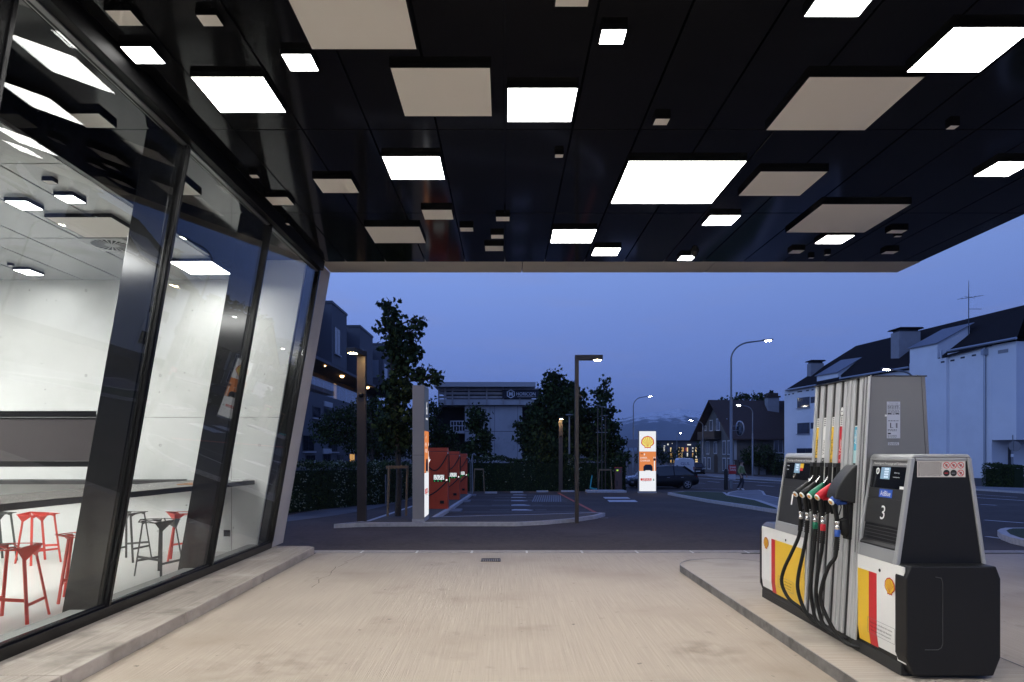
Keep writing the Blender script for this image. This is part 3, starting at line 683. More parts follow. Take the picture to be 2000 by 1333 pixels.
# lower cabinets
def cab(y0, y1, far):
    m = MB(); m.box(PX-.34, PX+.34, y0, y1, .197, .93, blk); cb = m.build('cabinet', pump)
    def pnl(m, a, b, z0, z1, o, mat):
        xo = lambda z: PX - .343 - o + max(0, .34 - z) * .14
        zs = sorted({z0, z1} | ({.34} if z0 < .34 < z1 else set()))
        for u, w in zip(zs, zs[1:]):
            m.ext([(xo(u), a, u), (xo(u)+.012, a, u), (xo(w)+.012, a, w), (xo(w), a, w)], (0, b-a, 0), mat)
    m = MB()
    if far: pnl(m, 6.975, 8.14, .20, .95, .012, white_p)
    else: pnl(m, 5.245, 5.925, .20, .95, .012, white_p)
    fp = m.build('front_panel', cb)
    m = MB(); e = .0135
    ya, yb, yc = (6.976, 7.735, 7.845) if far else (5.924, 5.745, 5.625)
    pnl(m, min(ya, yb), max(ya, yb), .201, .835, e, yel); pnl(m, min(yb, yc), max(yb, yc), .201, .835, e, red); m.build('colour_band', fp)
    m = MB(); xx = PX - .357
    ey, ez = (8.0, .765) if far else (5.43, .768)
    emblem(m, (xx, ey, ez), (0,-1,0), (0,0,1), .145, (-1, 0, 0), red, yel); m.build('emblem', fp)
    m = MB(); xx = PX - .3575; ly = 7.45 if far else 5.56; hwid = .20
    m.lathe((xx, (7.44 if far else 5.575), .87), (-1, 0, 0), [(.014, 0), (.014, .003)], ink, 12)
    for i, s in enumerate(('Rauchen, Feuer und offenes Licht verboten', 'Motor und Mobiltelefon bitte abschalten', 'Bedienung nur nach Anleitung gestattet')):
        m.text(s, (PX-.3585, ly, .415-i*.032), (0,-1,0), (0,0,1), .017, ink, .33-.02*i)
    for (a, b, c, d) in ((ly-hwid, ly+hwid, .322, .324), (ly-hwid, ly+hwid, .445, .447), (ly-hwid, ly-hwid+.002, .324, .445), (ly+hwid-.002, ly+hwid, .324, .445)): m.box(PX-.3584, PX-.3574, a, b, c, d, sil_dark)
    m.build('warning_text', fp)
    return cb
cab(5.36, 5.93, False); cab(6.98, 8.14, True)
# black moulded end cover, both ends; lid on the far cabinet
def endcover(y0, y1):
    o8 = [(-.305, .13), (.305, .13), (.36, .27), (.36, .87), (.325, .965), (-.325, .965), (-.36, .87), (-.36, .27)]
    m = MB(); m.ext([(PX+x, y0, z) for x, z in o8], (0, y1-y0, 0), blk); o = m.build('end_cover', pump, bevel=.010, seg=2)
    return o
ec = endcover(5.20, 5.358)
m = MB(); pr = [(3.20, 5.198, .33), (3.30, 5.198, .33), (3.325, 5.198, .345), (3.335, 5.198, .38), (3.335, 5.198, .84), (3.325, 5.198, .875), (3.28, 5.198, .885)]
m.tube(pr, .003, M('groove', (.05, .05, .052), .4), 6); m.build('seam', ec)
endcover(8.142, 8.20)
m = MB(); m.ext([(PX-.34, 7.77, .9505), (PX-.29, 7.77, .995), (PX+.29, 7.77, .995), (PX+.34, 7.77, .9505)], (0, .41, 0), M('slate_lid', (.05, .055, .075), .35)); m.build('lid', pump, bevel=.01)
# consoles
silver_f = M('console_silver', (.36, .365, .375), .36, metal=.3)
def console(y0, y1, num, far):
    m = MB(); z0, z1 = .955, 1.80; k = lambda z: hc(z) - .020
    m.ext([(PX-k(z0), y0+.012, z0), (PX+k(z0), y0+.012, z0), (PX+k(z1), y0+.012, z1), (PX-k(z1), y0+.012, z1)], (0, y1-y0-.02, 0), blk)
    cn = m.build('console', pump)
    m = MB(); t = .05
    def fr(ya, yb, za, zb, o0=-.03, o1=.004): ps(m, ya, yb, za, zb, o0, o1, silver_f, hc)
    fr(y0, y0+t, .95, 1.79); fr(y1-.03, y1, .95, 1.79); fr(y0+t+.0005, y1-.0305, .95, 1.055); fr(y0+t+.0005, y1-.0305, 1.765, 1.79)
    s = 1
    m.ext([(PX+hc(.95)-.03, y0, .95), (PX+hc(.95)+.004, y0, .95), (PX+hc(1.79)+.004, y0, 1.79), (PX+hc(1.79)-.03, y0, 1.79)], (0, y1-y0, 0), silver_f)
    tw = hc(1.79)
    m.ext([(PX-tw-.004, y0, 1.7905), (PX+tw+.004, y0, 1.7905), (PX+tw-.022, y0, 1.818), (PX-tw+.022, y0, 1.818)], (0, y1-y0, 0), silver_f)
    m.ext([(PX-tw+.03, y0+.0005, 1.765), (PX+tw-.03, y0+.0005, 1.765), (PX+tw-.03, y0+.0005, 1.790), (PX-tw+.03, y0+.0005, 1.790)], (0, .02, 0), silver_f)
    m.build('frame', cn, bevel=.008)
    ya, yb = y0+t+.001, y1-.031; yc = (ya+yb)/2; wdt = yb-ya
    m = MB(); ps(m, ya, yb, 1.715, 1.764, -.024, -.016, sil_dark, hc)
    ptext(m, 'Messanlage mit Fernanzeige und Tankautomat', yc, 1.738, .026, -.0155+.002, wink, hc, w=wdt*.93); m.build('heading_strip', cn)
    m = MB(); ps(m, ya, yb, 1.535, 1.714, -.024, -.014, blk_gl, hc)
    dp = m.build('display', cn)
    m = MB()
    if not far:
        ps(m, yc-.02, yc+.115, 1.61, 1.708, -.024, -.012, lcd, hc)
        for i in range(4): ptext(m, '888' if i < 3 else '88', yc+.03, 1.694-i*.022, .016, -.0105, lcd_d, hc, w=.06)
        m.disc((PX-hc(1.67)+.011, yb-.10, 1.675), (0,-1,0), (.14,0,1), .026, .028, wink); m.disc((PX-hc(1.67)+.0105, yb-.10, 1.675), (0,-1,0), (.14,0,1), .014, .016, sil_dark)
        scr = [('Preis', yc+.165, 1.69, .05), ('Betrag', yc-.12, 1.665, .07), ('Literpreis', yc-.12, 1.63, .09)]
    else:
        ps(m, yc-.03, yc+.11, 1.605, 1.708, -.024, -.012, lcd, hc); ps(m, yc-.11, yc-.031, 1.66, 1.708, -.024, -.012, yel, hc); ps(m, yc-.10, yc-.031, 1.63, 1.6595, -.024, -.012, red, hc)
        for i in range(3): ptext(m, '888', yc+.04, 1.69-i*.025, .017, -.0105, lcd_d, hc, w=.06)
        m.tube([(PX-hc(z)+.006, yc+q, z) for q, z in ((.05, 1.604), (.06, 1.57), (.09, 1.55), (.10, 1.57), (.09, 1.585))], .004, metal, 6)
        scr = [('Preis', yb-.07, 1.68, .05), ('Liter', yb-.07, 1.64, .05)]
    for s_, y_, z_, w_ in scr: ptext(m, s_, y_, z_, .014, -.012, wink, hc, w=w_)
    ps(m, ya+.005, ya+.075, 1.538, 1.56, -.024, -.011, wink, hc); m.build('readout', dp)
    m = MB(); ps(m, ya, yb, 1.452, 1.532, -.024, -.012, char, hc); ps(m, ya, yb, 1.235, 1.449, -.024, -.012, char, hc)
    fpn = m.build('number_plate', cn)
    m = MB()
    if not far:
        ps(m, yc-.095, yc+.095, 1.46, 1.526, -.024, -.0105, blue, hc); ptext(m, 'AdBlue', yc, 1.493, .042, -.009, wink, hc, w=.15)
    ptext(m, num, yc+(.0 if not far else .055), 1.335 if not far else 1.315, .115, -.010, wink, hc, w=.062 if num == '3' else .035); m.build('number', fpn)
    m = MB()
    if not far:
        ps(m, ya, yb, 1.055, 1.2349, -.024, -.0185, blk, hc)
        for i in range(5):
            z = 1.10 + i*.028
            m.ext([(PX-hc(z)+.05, ya+.02, z), (PX-hc(z)+.014, ya+.02, z-.006), (PX-hc(z)+.014, ya+.02, z-.001), (PX-hc(z)+.05, ya+.02, z+.012)], (0, wdt-.04, 0), char)
        m.build('louvre', cn)
        m = MB(); m.ext([(PX-hc(1.12)+.05, ya, 1.125), (PX-hc(1.06)-.004, ya, 1.10-.03), (PX-hc(1.06)-.004, ya, 1.057), (PX-hc(1.06)+.05, ya, 1.057)], (0, wdt, 0), char); m.build('tray', cn)
    else:
        ps(m, ya, yb, 1.056, 1.2349, -.024, -.012, char, hc); m.build('lower_plate', cn)
    return cn
cn = console(5.345, 5.95, '3', False); cf = console(6.985, 7.76, '1', True)
m = MB(); yy = 5.3565 - .004
m.box(3.235, 3.612, yy, yy+.003, 1.640, 1.765, M('notice_paper', (.58, .54, .51), .6)); y3 = yy - .0006
scribble(m, 3.242, 3.425, y3, 1.648, 1.758, 14, ink, 21, .5)
for i in range(3):
    for j in range(2):
        cx, cz_ = 3.463 + i*.056, 1.733 - j*.061
        if j == 1 and i < 2: m.disc((cx, y3, cz_), (1,0,0), (0,0,1), .026, .026, ink, 20); m.box(cx-.016, cx+.012, y3-.001, y3-.0004, cz_-.004, cz_+.002, red if i == 0 else sil_dark)
        else:
            m.disc((cx, y3, cz_), (1,0,0), (0,0,1), .026, .026, red, 20, .80)
            m.add([(cx-.02, y3-.0005, cz_+.016), (cx-.016, y3-.0005, cz_+.02), (cx+.02, y3-.0005, cz_-.016), (cx+.016, y3-.0005, cz_-.02)], [(0,1,2,3)], red)
            m.box(cx-.010, cx+.008, y3-.0003, y3, cz_-.004, cz_+.008, ink); m.box(cx-.003, cx+.003, y3-.0003, y3, cz_-.012, cz_-.005, ink)
m.build('safety_notice', cn)
# ------------------------------------------------------------------ street furniture and ground around the station
def inset(poly, d):
    n = len(poly); A = sum(poly[i][0]*poly[(i+1) % n][1] - poly[(i+1) % n][0]*poly[i][1] for i in range(n)); sg = 1 if A > 0 else -1
    res = []
    for i in range(n):
        p, q, r = [Vector(poly[j % n][:2]) for j in (i-1, i, i+1)]
        e1 = (q-p).normalized(); e2 = (r-q).normalized(); n1 = Vector((-e1.y, e1.x))*sg; n2 = Vector((-e2.y, e2.x))*sg
        b = (n1+n2); b = b.normalized() if b.length > .05 else n1
        res.append(q + b * min(d / max(b.dot(n1), .5), 2*d))
    return res
def kerbed(name, pix, h, top_mat, w, label=None, cat=None, kind=None, wall_mat=None):
    pts = [G(a, b, h) for a, b in pix]; m = MB(); n = len(pts)
    ins = inset([(p.x, p.y) for p in pts], w); iz = [Vector((q[0], q[1], gz(q[1]) + h)) for q in ins]
    low = [Vector((p.x, p.y, gz(p.y) - .1)) for p in pts]
    m.add(low + pts + iz, [(i, (i+1) % n, n+(i+1) % n, n+i) for i in range(n)] + [(n+i, n+(i+1) % n, 2*n+(i+1) % n, 2*n+i) for i in range(n)], wall_mat or kerb_stone)
    m.add(iz, [tuple(range(n))], top_mat)
    o = m.build(name)
    if label: tag(o, label, cat)
    if kind: o['kind'] = kind
    return o
soil = M('dark_gravel', (.10, .085, .07), .95, noise=(30, .5), bump=(60, .9, .03))
grass_m = M('turf', (.035, .055, .018), .9, noise=(14, .4), bump=(80, .9, .03))
paving = M('pale_paving', (.19, .19, .20), .8, noise=(4, .15), wear=[((.13, .13, .135), .8, .5, .7)])
path_m = M('path_asphalt', (.13, .128, .128), .85, noise=(3, .2), wear=[((.08, .08, .08), .6, .5, .7)])
kerbed('traffic_island', [(652,1024),(720,1021.5),(850,1020.6),(1008,1020.6),(1060,1018.2),(1122,1013),(1165,1007),(1182,1002.3),(1165,1001),(1100,1003),(1036,1005),(940,1007),(853,1009.5),(885,990),(921,966),(905,963),(840,976),(793,992),(714,1018)], .10, soil, .13,
       'kerbed gravel island carrying the price sign and the flat lamp posts', 'traffic island')
kerbed('grass_verge', [(1304,962.5),(1340,969),(1380,976),(1450,986),(1521,996.5),(1524,992),(1480,977),(1425,968),(1416,962),(1380,960.5),(1335,960)], .12, grass_m, .14, 'kerbed grass strip between car park exit and street', 'verge')
kerbed('pavement', [(1418,966.5),(1422,962),(1440,958.5),(1482,957.2),(1491,959.5),(1496,967),(1530,974),(1640,990),(1640,1004),(1526,993),(1480,977.5)], .10, paving, .12, kind='structure')
kerbed('road_island', [(1948,1036),(1954,1033),(1964,1031),(2040,1031),(2060,1060),(2000,1055.5),(1974,1050),(1955,1043)], .12, grass_m, .16, 'small kerbed island with dry grass at the right edge', 'traffic island')
kerbed('far_pavement', [(1345,925.5),(1400,931),(1540,939.5),(1540,935),(1400,926.5),(1352,923)], .10, paving, .12, kind='structure')
kerbed('corner_pavement', [(1896,954.5),(2000,961),(2050,964),(2050,955),(1896,950)], .10, paving, .12, kind='structure')
m = MB(); pp = [G(a, b, .004) for a, b in ((552,1020),(640,1009),(716,997),(790,979),(836,966),(836,961),(780,966),(700,979),(620,996),(552,1009))]
m.poly(pp, path_m); m.build('footpath', kind='structure')
# painted markings
def stripe(m, a, b, w, mat, z=.004, steps=6):
    a, b = G(*a, z), G(*b, z); d = (b - a); d.z = 0; s = Vector((-d.y, d.x, 0)).normalized() * w/2
    for i in range(steps):
        p, q = a.lerp(b, i/steps), a.lerp(b, (i+1)/steps)
        m.poly([Vector((v.x, v.y, gz(v.y)+z)) for v in (p-s, p+s, q+s, q-s)], mat)
m = MB()
for a, b, w in (((1356,933.2),(1533,944.4),.35), ((1382.4,940.8),(1405.8,942.6),.22), ((1431.6,944.4),(1447,945.4),.22), ((1478,948),(1511,950.4),.22), ((1905,972.2),(2060,982),.18),
                ((1905,966),(1987,971.7),.10), ((1915.6,985.4),(1946,987.3),.16), ((1922.4,1016),(2000,1021.8),.14), ((1926,1048),(1976,1054.6),.12), ((1290,952),(1420,956),.12), ((1310,941),(1378,944.5),.2)):
    stripe(m, a, b, w, lm_white)
m.build('street_markings', kind='structure')
m = MB()
grey_l = M('bay_line', (.22, .22, .225), .8, noise=(8, .3))
for d in (20.4, 23, 26.4, 31, 36): m.poly([(-1.75, d-.05, gz(d)+.002), (3.1 - (d-20)*.02, d-.05, gz(d)+.002), (3.1 - (d-20)*.02, d+.05, gz(d)+.002), (-1.75, d+.05, gz(d)+.002)], grey_l)
for q in ([(1177.7,971.3),(1225,971.3),(1231.6,974.3),(1182,974.3)], [(1186,977),(1240,977),(1246,980.8),(1190,980.8)]): m.poly([G(a, b, .004) for a, b in q], lm_white)
for a, b in ((1010,967),(1007,972),(1008,978.5),(1010,987),(1012,996.5)):
    c = G(a, b, .003); X, Y = c.x, c.y; q = lambda u, v: (X+u, Y+v, gz(Y+v)+.003)
    m.poly([q(-.22,-.25), q(.45,-.25), q(.55,.0), q(.40,.12), q(.28,.42), q(-.12,.42), q(-.24,.12)], lm_white)
    m.poly([q(-1.0,-.06), q(-.3,-.06), q(-.3,.10), q(-1.0,.10)], grey_l); m.poly([q(.6,-.03), q(1.0,-.03), q(1.0,.12), q(.6,.12)], grey_l)
for i in range(13):
    t = i/12; a = G(1046,968,.002).lerp(G(1094,968,.002), t); b = G(1040,980.5,.002).lerp(G(1095,980.5,.002), t)
    m.poly([Vector((v[0], v[1], gz(v[1])+.002)) for v in ((a.x-.03, a.y), (a.x+.03, a.y), (b.x+.03, b.y), (b.x-.03, b.y))], grey_l)
for i in range(8):
    y = G(1046,968).y + (G(1040,980.5).y - G(1046,968).y)*i/7; m.poly([(1.63 - .0*i, y-.035, gz(y)+.0035), (2.68, y-.035, gz(y)+.0035), (2.68, y+.035, gz(y)+.0035), (1.63, y+.035, gz(y)+.0035)], grey_l)
stripe(m, (1090,963), (1163,1001.5), .13, M('orange_line', (.50, .085, .04), .7, noise=(7, .3)), steps=10)
m.build('bay_markings', kind='structure')
for i, (a, b, y) in enumerate(((947,971,964.5),(997,1022,963.6),(1048,1071,962),(1096,1122,961.5))):
    c0, c1 = G(a, y), G(b, y); m = MB(); m.box(c0.x, c1.x, c0.y, c0.y+.14, c0.z-.005, c0.z+.10, kerb_stone)
    tag(m.build('wheel_stop', bevel=.02), ['low concrete wheel stop nearest the red chargers', 'low concrete wheel stop behind the first row of bay symbols', 'low concrete wheel stop behind the hatched bay', 'low concrete wheel stop at the foot of the thin grey post'][i], 'wheel stop', 'wheel stops along the hedge')
c0, c1 = G(1148, 962.5), G(1224, 962.5); m = MB(); m.box(c0.x, c1.x, c0.y, c0.y+1.2, c0.z-.05, c0.z+.10, kerb_stone); tag(m.build('kerb_slab', bevel=.02), 'long pale kerb slab under the ticket machine and the tall slim posts', 'kerb')

# lit price signs: same pylon twice
sg_w = lamp_mat('backlit_white', (.93, .95, 1), .92); sg_o = lamp_mat('backlit_orange', (.92, .30, .10), .80); sg_o2 = lamp_mat('backlit_white_print', (1, .93, .88), .95)
sg_d = M('sign_dark_print', (.03, .035, .05), .5); sg_y = lamp_mat('backlit_yellow', (.98, .85, .22), .85); sg_r = lamp_mat('backlit_red', (.75, .035, .03), .8); sg_g = lamp_mat('backlit_green', (.05, .35, .18), .6)
case_m = M('pylon_case', (.33, .305, .275), .5); sg_grey = M('pylon_slate', (.06, .07, .08), .5, emit=((.06, .075, .10), .5))
def pylon(label, slate):
    t = thing('price_sign', (0, 0, 0), label, 'price sign', 'lit pylon signs')
    w, dp, h = .485, .31, 3.55; m = MB()
    m.box(-w-.015, w+.015, 0, dp, .06, h, case_m); m.box(-w-.017, w+.017, -.001, dp+.002, 1.72, 1.73, sg_d); m.build('case', t, bevel=.006)
    m = MB(); m.box(-w-.03, w+.03, -.01, dp+.01, -.15, .059, kerb_stone); m.build('base', t)
    f = -.006
    zb, zo = 1.25, 2.36
    m = MB(); m.box(-w+.012, w-.012, f, -.0005, .10, zb, sg_w); m.build('lit_panel', t)
    m = MB(); m.box(-w+.012, w-.012, f, -.0005, zo+.004, h-.03, sg_grey if slate else sg_w); m.build('emblem_panel', t)
    m = MB(); m.box(-w+.012, w-.012, f, -.0005, zb+.002, zo, sg_o); m.build('charger_panel', t)
    m = MB(); g_ = f - .003; r_, u_ = (1,0,0), (0,0,1)
    if slate:
        m.text('6', (0, g_, 2.98), r_, u_, .36, sg_w, .26); scribble(m, -.22, .22, g_, 2.66, 2.72, 1, sg_w, 4, .8)
    else: emblem(m, (0, g_+.002, 2.90), r_, u_, .74, (0,-1,0), sg_r, sg_y, .002)
    m.build('emblem', t); m = MB()
    m.text('da', (-.33, g_, 2.25), r_, u_, .085, sg_d, .15)
    m.poly([(-.16, g_, 2.29), (-.235, g_, 2.19), (-.19, g_, 2.19), (-.215, g_, 2.10), (-.13, g_, 2.215), (-.175, g_, 2.215)], sg_o2)
    m.text('HYPER-', (-.42, g_, 2.00), r_, u_, .10, sg_o2, .42, align=0); m.text('CHARGER', (-.42, g_, 1.84), r_, u_, .10, sg_o2, .56, align=0)
    m.build('lettering', t); m = MB()
    m.poly([(-.24, g_, 1.252), (-.24, g_, 1.50), (-.12, g_, 1.62), (.18, g_, 1.62), (.28, g_, 1.50), (.28, g_, 1.252)], sg_d); m.box(-.13, .16, g_-.001, g_-.0002, 1.258, 1.29, sg_o2)
    m.box(.36, .42, g_, g_+.002, 1.254, 1.83, sg_o2); m.box(.33, .455, g_-.001, g_+.002, 1.84, 1.97, sg_d); m.box(.34, .365, g_, g_+.002, 1.9701, 2.06, sg_o2); m.box(.42, .445, g_, g_+.002, 1.9701, 2.06, sg_o2)
    m.build('plug_symbol', t); m = MB()
    m.box(-.40, .22, g_+.001, g_+.002, .70, .83, sg_r); m.text('SPAR', (-.06, g_, .765), r_, u_, .10, sg_w, .50); m.text('express', (-.06, g_, .665), r_, u_, .035, sg_d, .5)
    m.poly([(.30, g_, .70), (.38, g_, .70), (.38, g_, .73), (.34, g_, .83), (.30, g_, .73)], sg_g)
    m.build('shop_logo', t)
    return t
p1 = pylon('lit pylon sign with scallop emblem standing at the car park exit', False); c = G(1267, 963.5); p1.location = (c.x, 39, gz(39))
p2 = pylon('lit pylon sign seen edge-on beside the red chargers', True); p2.location = (-2.10, 18.3, .0); p2.rotation_euler.z = R(90)

# red charging columns
ch_red = M('charger_red', (.60, .065, .022), .4); scr_w = lamp_mat('screen_white', (.92, .97, 1), 1.1); scr_g = lamp_mat('led_green', (.05, .9, .25), .9)
def charger():
    t = thing('charging_column', (0, 0, 0), 'red fast charging column nearest the camera, partly behind the price sign', 'charging column', 'red charging columns in a row')
    w, h, dp = .44, 2.17, .55
    m = MB(); m.ext([(-w, 0, .04), (w, 0, .04), (w, 0, h-.10), (w-.02, 0, h), (-w+.02, 0, h), (-w, 0, h-.10)], (0, dp, 0), ch_red); m.box(-w+.002, w-.002, -.004, -.0005, h-.13, h-.115, sg_d); m.build('body', t, bevel=.012)
    m = MB(); m.box(-w-.25, w+.45, -.25, dp+.3, -.12, .04, paving); m.build('pad', t)
    m = MB(); m.box(-.05, w-.09, -.012, -.0005, 1.02, 1.26, blk_gl); sc = m.build('screen', t)
    m = MB(); rg = random.Random(5)
    for i in range(5):
        x = -.03; z = 1.225 - i*.034
        while x < w-.14: q = rg.uniform(.03, .12); m.box(x, min(x+q, w-.12), -.016, -.0125, z, z+.022, scr_w); x += q + .015
    for x in (-.02, .10, .21): m.box(x, x+.035, -.016, -.0125, 1.03, 1.052, scr_g)
    m.build('readout', sc)
    m = MB(); m.lathe((w-.035, -.001, 1.075), (0,-1,0), [(.03, 0), (.03, .01)], scr_w, 12); m.build('card_reader', t)
    m = MB(); m.poly([(-.19, -.005, 1.88), (-.26, -.005, 1.70), (-.21, -.005, 1.72), (-.24, -.005, 1.58), (-.13, -.005, 1.78), (-.18, -.005, 1.76)], scr_w); m.build('bolt_mark', t)
    m = MB(); m.box(w+.001, w+.05, .10, .22, 1.0, 1.18, blk); m.box(w+.0505, w+.056, .12, .14, 1.0, 1.16, scr_g); m.box(w-.26, w-.12, -.03, -.0005, .28, .38, blk); m.build('plug_holder', t)
    m = MB()
    for z0, z1, dip in ((1.92, 1.92, .52), (1.05, .50, .12)):
        pts = [(-w+.02 + (2*w-.03)*i/12, -.10*math.sin(math.pi*i/12)-.02, z0 + (z1-z0)*(1-i/12) - dip*math.sin(math.pi*i/12)) for i in range(13)]
        m.tube(pts, .022, rubber, 8)
    m.tube([(w-.02, -.05, 1.92), (w+.02, -.03, 1.98), (w+.04, .05, 1.9), (w+.05, .15, 1.2)], .016, rubber, 8); m.build('cable', t)
    m = MB(); m.lathe((w+.01, -.05, 1.96), (0,0,1), [(.02, 0), (.02, .05)], M('cable_clip', (.6, .6, .58), .4), 8); m.build('cable_arm', t)
    return t
ch = charger(); ch.location = (-1.935-.44, 23.1, gz(23.1))
copy_tree(ch, loc=(-1.95-.44, 29.3, gz(29.3)), label='red fast charging column in the middle of the row of three'); copy_tree(ch, loc=(-1.95-.44, 35.2, gz(35.2)), label='red fast charging column farthest away, beside the hedge')

# flat bronze lamp posts
bronze = M('bronze_paint', (.065, .05, .038), .4, metal=.35); warm = lamp_mat('warm_led', (1, .70, .33), 220.0); warm2 = lamp_mat('warm_led_far', (1, .8, .5), 30.0)
def flatpost(h):
    t = thing('lamp_post', (0, 0, 0), '', 'lamp post', 'flat bronze lamp posts')
    m = MB(); m.box(-.12, .12, -.05, .05, -.12, h-.13, bronze); m.build('post', t, bevel=.006)
    m = MB(); m.box(-.121, .121, -.051-.65, .051, h-.129, h, bronze); m.build('arm', t, bevel=.006)
    m = MB(); m.box(-.08, .08, -.66, -.48, h-.136, h-.1295, warm); m.build('light_strip', t)
    m = MB(); m.lathe((0, -.051, h-1.15), (0, -1, 0), [(.07, 0), (.075, .04), (.05, .075), (.02, .085)], blk, 14); m.build('sensor', t)
    return t
fa = flatpost(4.48); fa['label'] = 'broad bronze lamp post left of the tree with lamp facing the camera'; fa.location = (-3.77, 18.0, -.02); fa.rotation_euler.z = R(-12)
fb = copy_tree(fa, loc=(1.97, 18.7, -.03), rz=R(88), label='slim looking bronze lamp post on the island tip with its arm to the right')
c = G(1095, 960); fc = copy_tree(fa, loc=(c.x, c.y, c.z), rz=R(0), label='distant bronze lamp post in front of the big dark tree')
galv = M('galvanised_pole', (.20, .21, .225), .45, metal=.5)
c = G(1112, 959); t = thing('park_light', (c.x, c.y, c.z), 'thin grey post lamp with small disc head, unlit', 'lamp post')
m = MB(); m.tube([(c.x, c.y, c.z-.1), (c.x, c.y, c.z+1.9), (c.x, c.y, c.z+4.55)], [.075, .07, .045], galv, 10); m.build('post', t)
m = MB(); m.lathe((c.x, c.y, c.z+4.55), (0,0,1), [(.05, 0), (.10, .08), (.24, .12), (.24, .17), (.05, .2)], galv, 16); m.build('head', t)
# curved street lamps
def street_lamp(px, py_base, y, h, reach, label, rise=1.3, lit_e=130.0, pole_px=None, mh=.6):
    x0 = (px - VX)/F*y; z0 = gz(y)
    t = thing('street_lamp', (x0, y, z0), label, 'street lamp', 'curved street lamps')
    m = MB(); r0 = .10; m.tube([(x0, y, z0-.2), (x0, y, z0+h*mh), (x0, y, z0+h*mh+.001)], [r0, r0*.9, r0*.62], galv, 12)
    s = 1 if reach > 0 else -1; pts = [(x0, y, z0+h*mh), (x0, y, z0+h-rise)]
    k = abs(reach)
    for i in range(1, 11):
        a = math.pi/2*i/10*.92; pts.append((x0 + s*min(k*.62, 1.6)*(1-math.cos(a)), y, z0+h-rise + (rise-.12)*math.sin(a)))
    pts.append((x0 + reach, y, z0+h)); m.tube(pts, [.062]*2 + [.055]*10 + [.04], galv, 10); m.build('pole', t)
    m = MB(); xe = x0+reach; m.obox((xe-s*.15, y, z0+h+.0), (xe+s*.55, y, z0+h+.06), .26, .09, M('lamp_head', (.12, .12, .13), .4, metal=.4)); m.build('head', t, bevel=.02)
    m = MB(); m.obox((xe+s*.08, y, z0+h-.055), (xe+s*.42, y, z0+h-.02), .18, .03, lamp_mat('street_led', (1, .93, .80), lit_e) if 'street_led' not in MATS else MATS['street_led']); m.build('light', t)
    return t
street_lamp(1428, 955, 46.0, 10.0, 2.25, 'tall curved street lamp with a round mirror beside its pole, arm to the right')
street_lamp(1237, 0, 88.0, 9.9, 1.9, 'distant curved street lamp beyond the lit pylon sign')
street_lamp(1470, 928, 78.0, 8.1, -1.35, 'street lamp in front of the old brown house, arm to the left', rise=.9)
street_lamp(1373, 925, 90.0, 6.9, -1.3, 'small far street lamp left of the old house', rise=.8)
street_lamp(1322, 0, 150.0, 6.7, .6, 'farthest street lamp above the lit shop building', rise=.6)
street_lamp(1785, 0, 46.0, 8.05, -1.6, 'street lamp whose light peeks over the top of the pump', rise=.8)

# convex traffic mirror, newspaper box, bollard, ticket machine, slim poles
y = 45.9; c = P(1445, 837, y); t = thing('traffic_mirror', (c[0], y, c[2]), 'round convex traffic mirror bracketed to the tall street lamp', 'traffic mirror')
m = MB(); ax = Vector((-.98, -.17, -.04)); m.lathe(c, ax, [(.50, -.06), (.52, 0), (.52, .03), (.49, .035)], M('mirror_rim', (.35, .34, .34), .5), 28); m.build('rim', t)
m = MB(); m.lathe(Vector(c)+ax.normalized()*.036, ax, [(.488, 0), (.42, .016), (.28, .032), (.12, .04), (.01, .042)], M('mirror_glass', (.45, .47, .5), .12, metal=1), 28); m.build('mirror', t)
x1 = (1428-VX)/F*46; m = MB(); m.tube([(x1+.09, 46, c[2]+.15), (c[0]+.03, y+.08, c[2]+.15)], .022, galv, 8); m.tube([(x1+.09, 46, c[2]-.15), (c[0]+.03, y+.08, c[2]-.15)], .022, galv, 8); m.build('bracket', t)
y = 45.8; t = thing('newspaper_box', P(1430, 930, y), 'red and white newspaper bag hung on the tall street lamp pole', 'newspaper box')
m = MB(); a = P(1423.5, 908.5, y); b = P(1437, 926, y); m.box(a[0], b[0], y-.10, y+.06, b[2], a[2], M('news_red', (.42, .02, .02), .5)); m.build('bag', t, bevel=.01)
m = MB(); m.text('Kronen', ((a[0]+b[0])/2, y-.104, a[2]-.14), (1,0,0), (0,0,1), .16, wink, .40); m.text('Zeitung', ((a[0]+b[0])/2, y-.104, a[2]-.33), (1,0,0), (0,0,1), .16, wink, .40); m.build('lettering', t)
m = MB(); e = P(1430, 937, y); m.box(a[0]+.03, b[0]-.03, y-.06, y+.05, e[2], b[2]-.02, M('news_white', (.45, .45, .5), .6)); m.build('coin_box', t, bevel=.01)
c = G(1418, 957); m = MB(); m.lathe(c - Vector((0,0,.1)), (0,0,1), [(.13, 0), (.12, .2), (.12, 1.35), (.10, 1.42), (.02, 1.44)], blk, 14); tag(m.build('bollard'), 'thick dark bollard left of the newspaper bag', 'bollard')
c = G(1210, 960.5); t = thing('ticket_machine', c, 'brown ticket machine with green display behind the kerb', 'ticket machine'); tx = c.x; ty = c.y+.3; tz0 = c.z+.1
m = MB(); m.box(tx-.21, tx+.21, ty, ty+.35, tz0, tz0+1.32, M('brown_metal', (.13, .08, .07), .45, metal=.3)); m.box(tx-.212, tx+.212, ty-.002, ty+.352, tz0+1.321, tz0+1.345, red_p); m.build('case', t, bevel=.008)
m = MB(); m.box(tx-.13, tx-.02, ty-.01, ty-.003, tz0+1.12, tz0+1.21, lamp_mat('green_display', (.55, .95, .12), .7)); m.build('display', t)
m = MB(); m.box(tx+.02, tx+.15, ty-.008, ty-.003, tz0+1.02, tz0+1.22, M('tm_plate', (.25, .06, .05), .5)); m.box(tx-.12, tx-.08, ty-.008, ty-.003, tz0+.2, tz0+.55, blk); m.build('slot_plate', t)
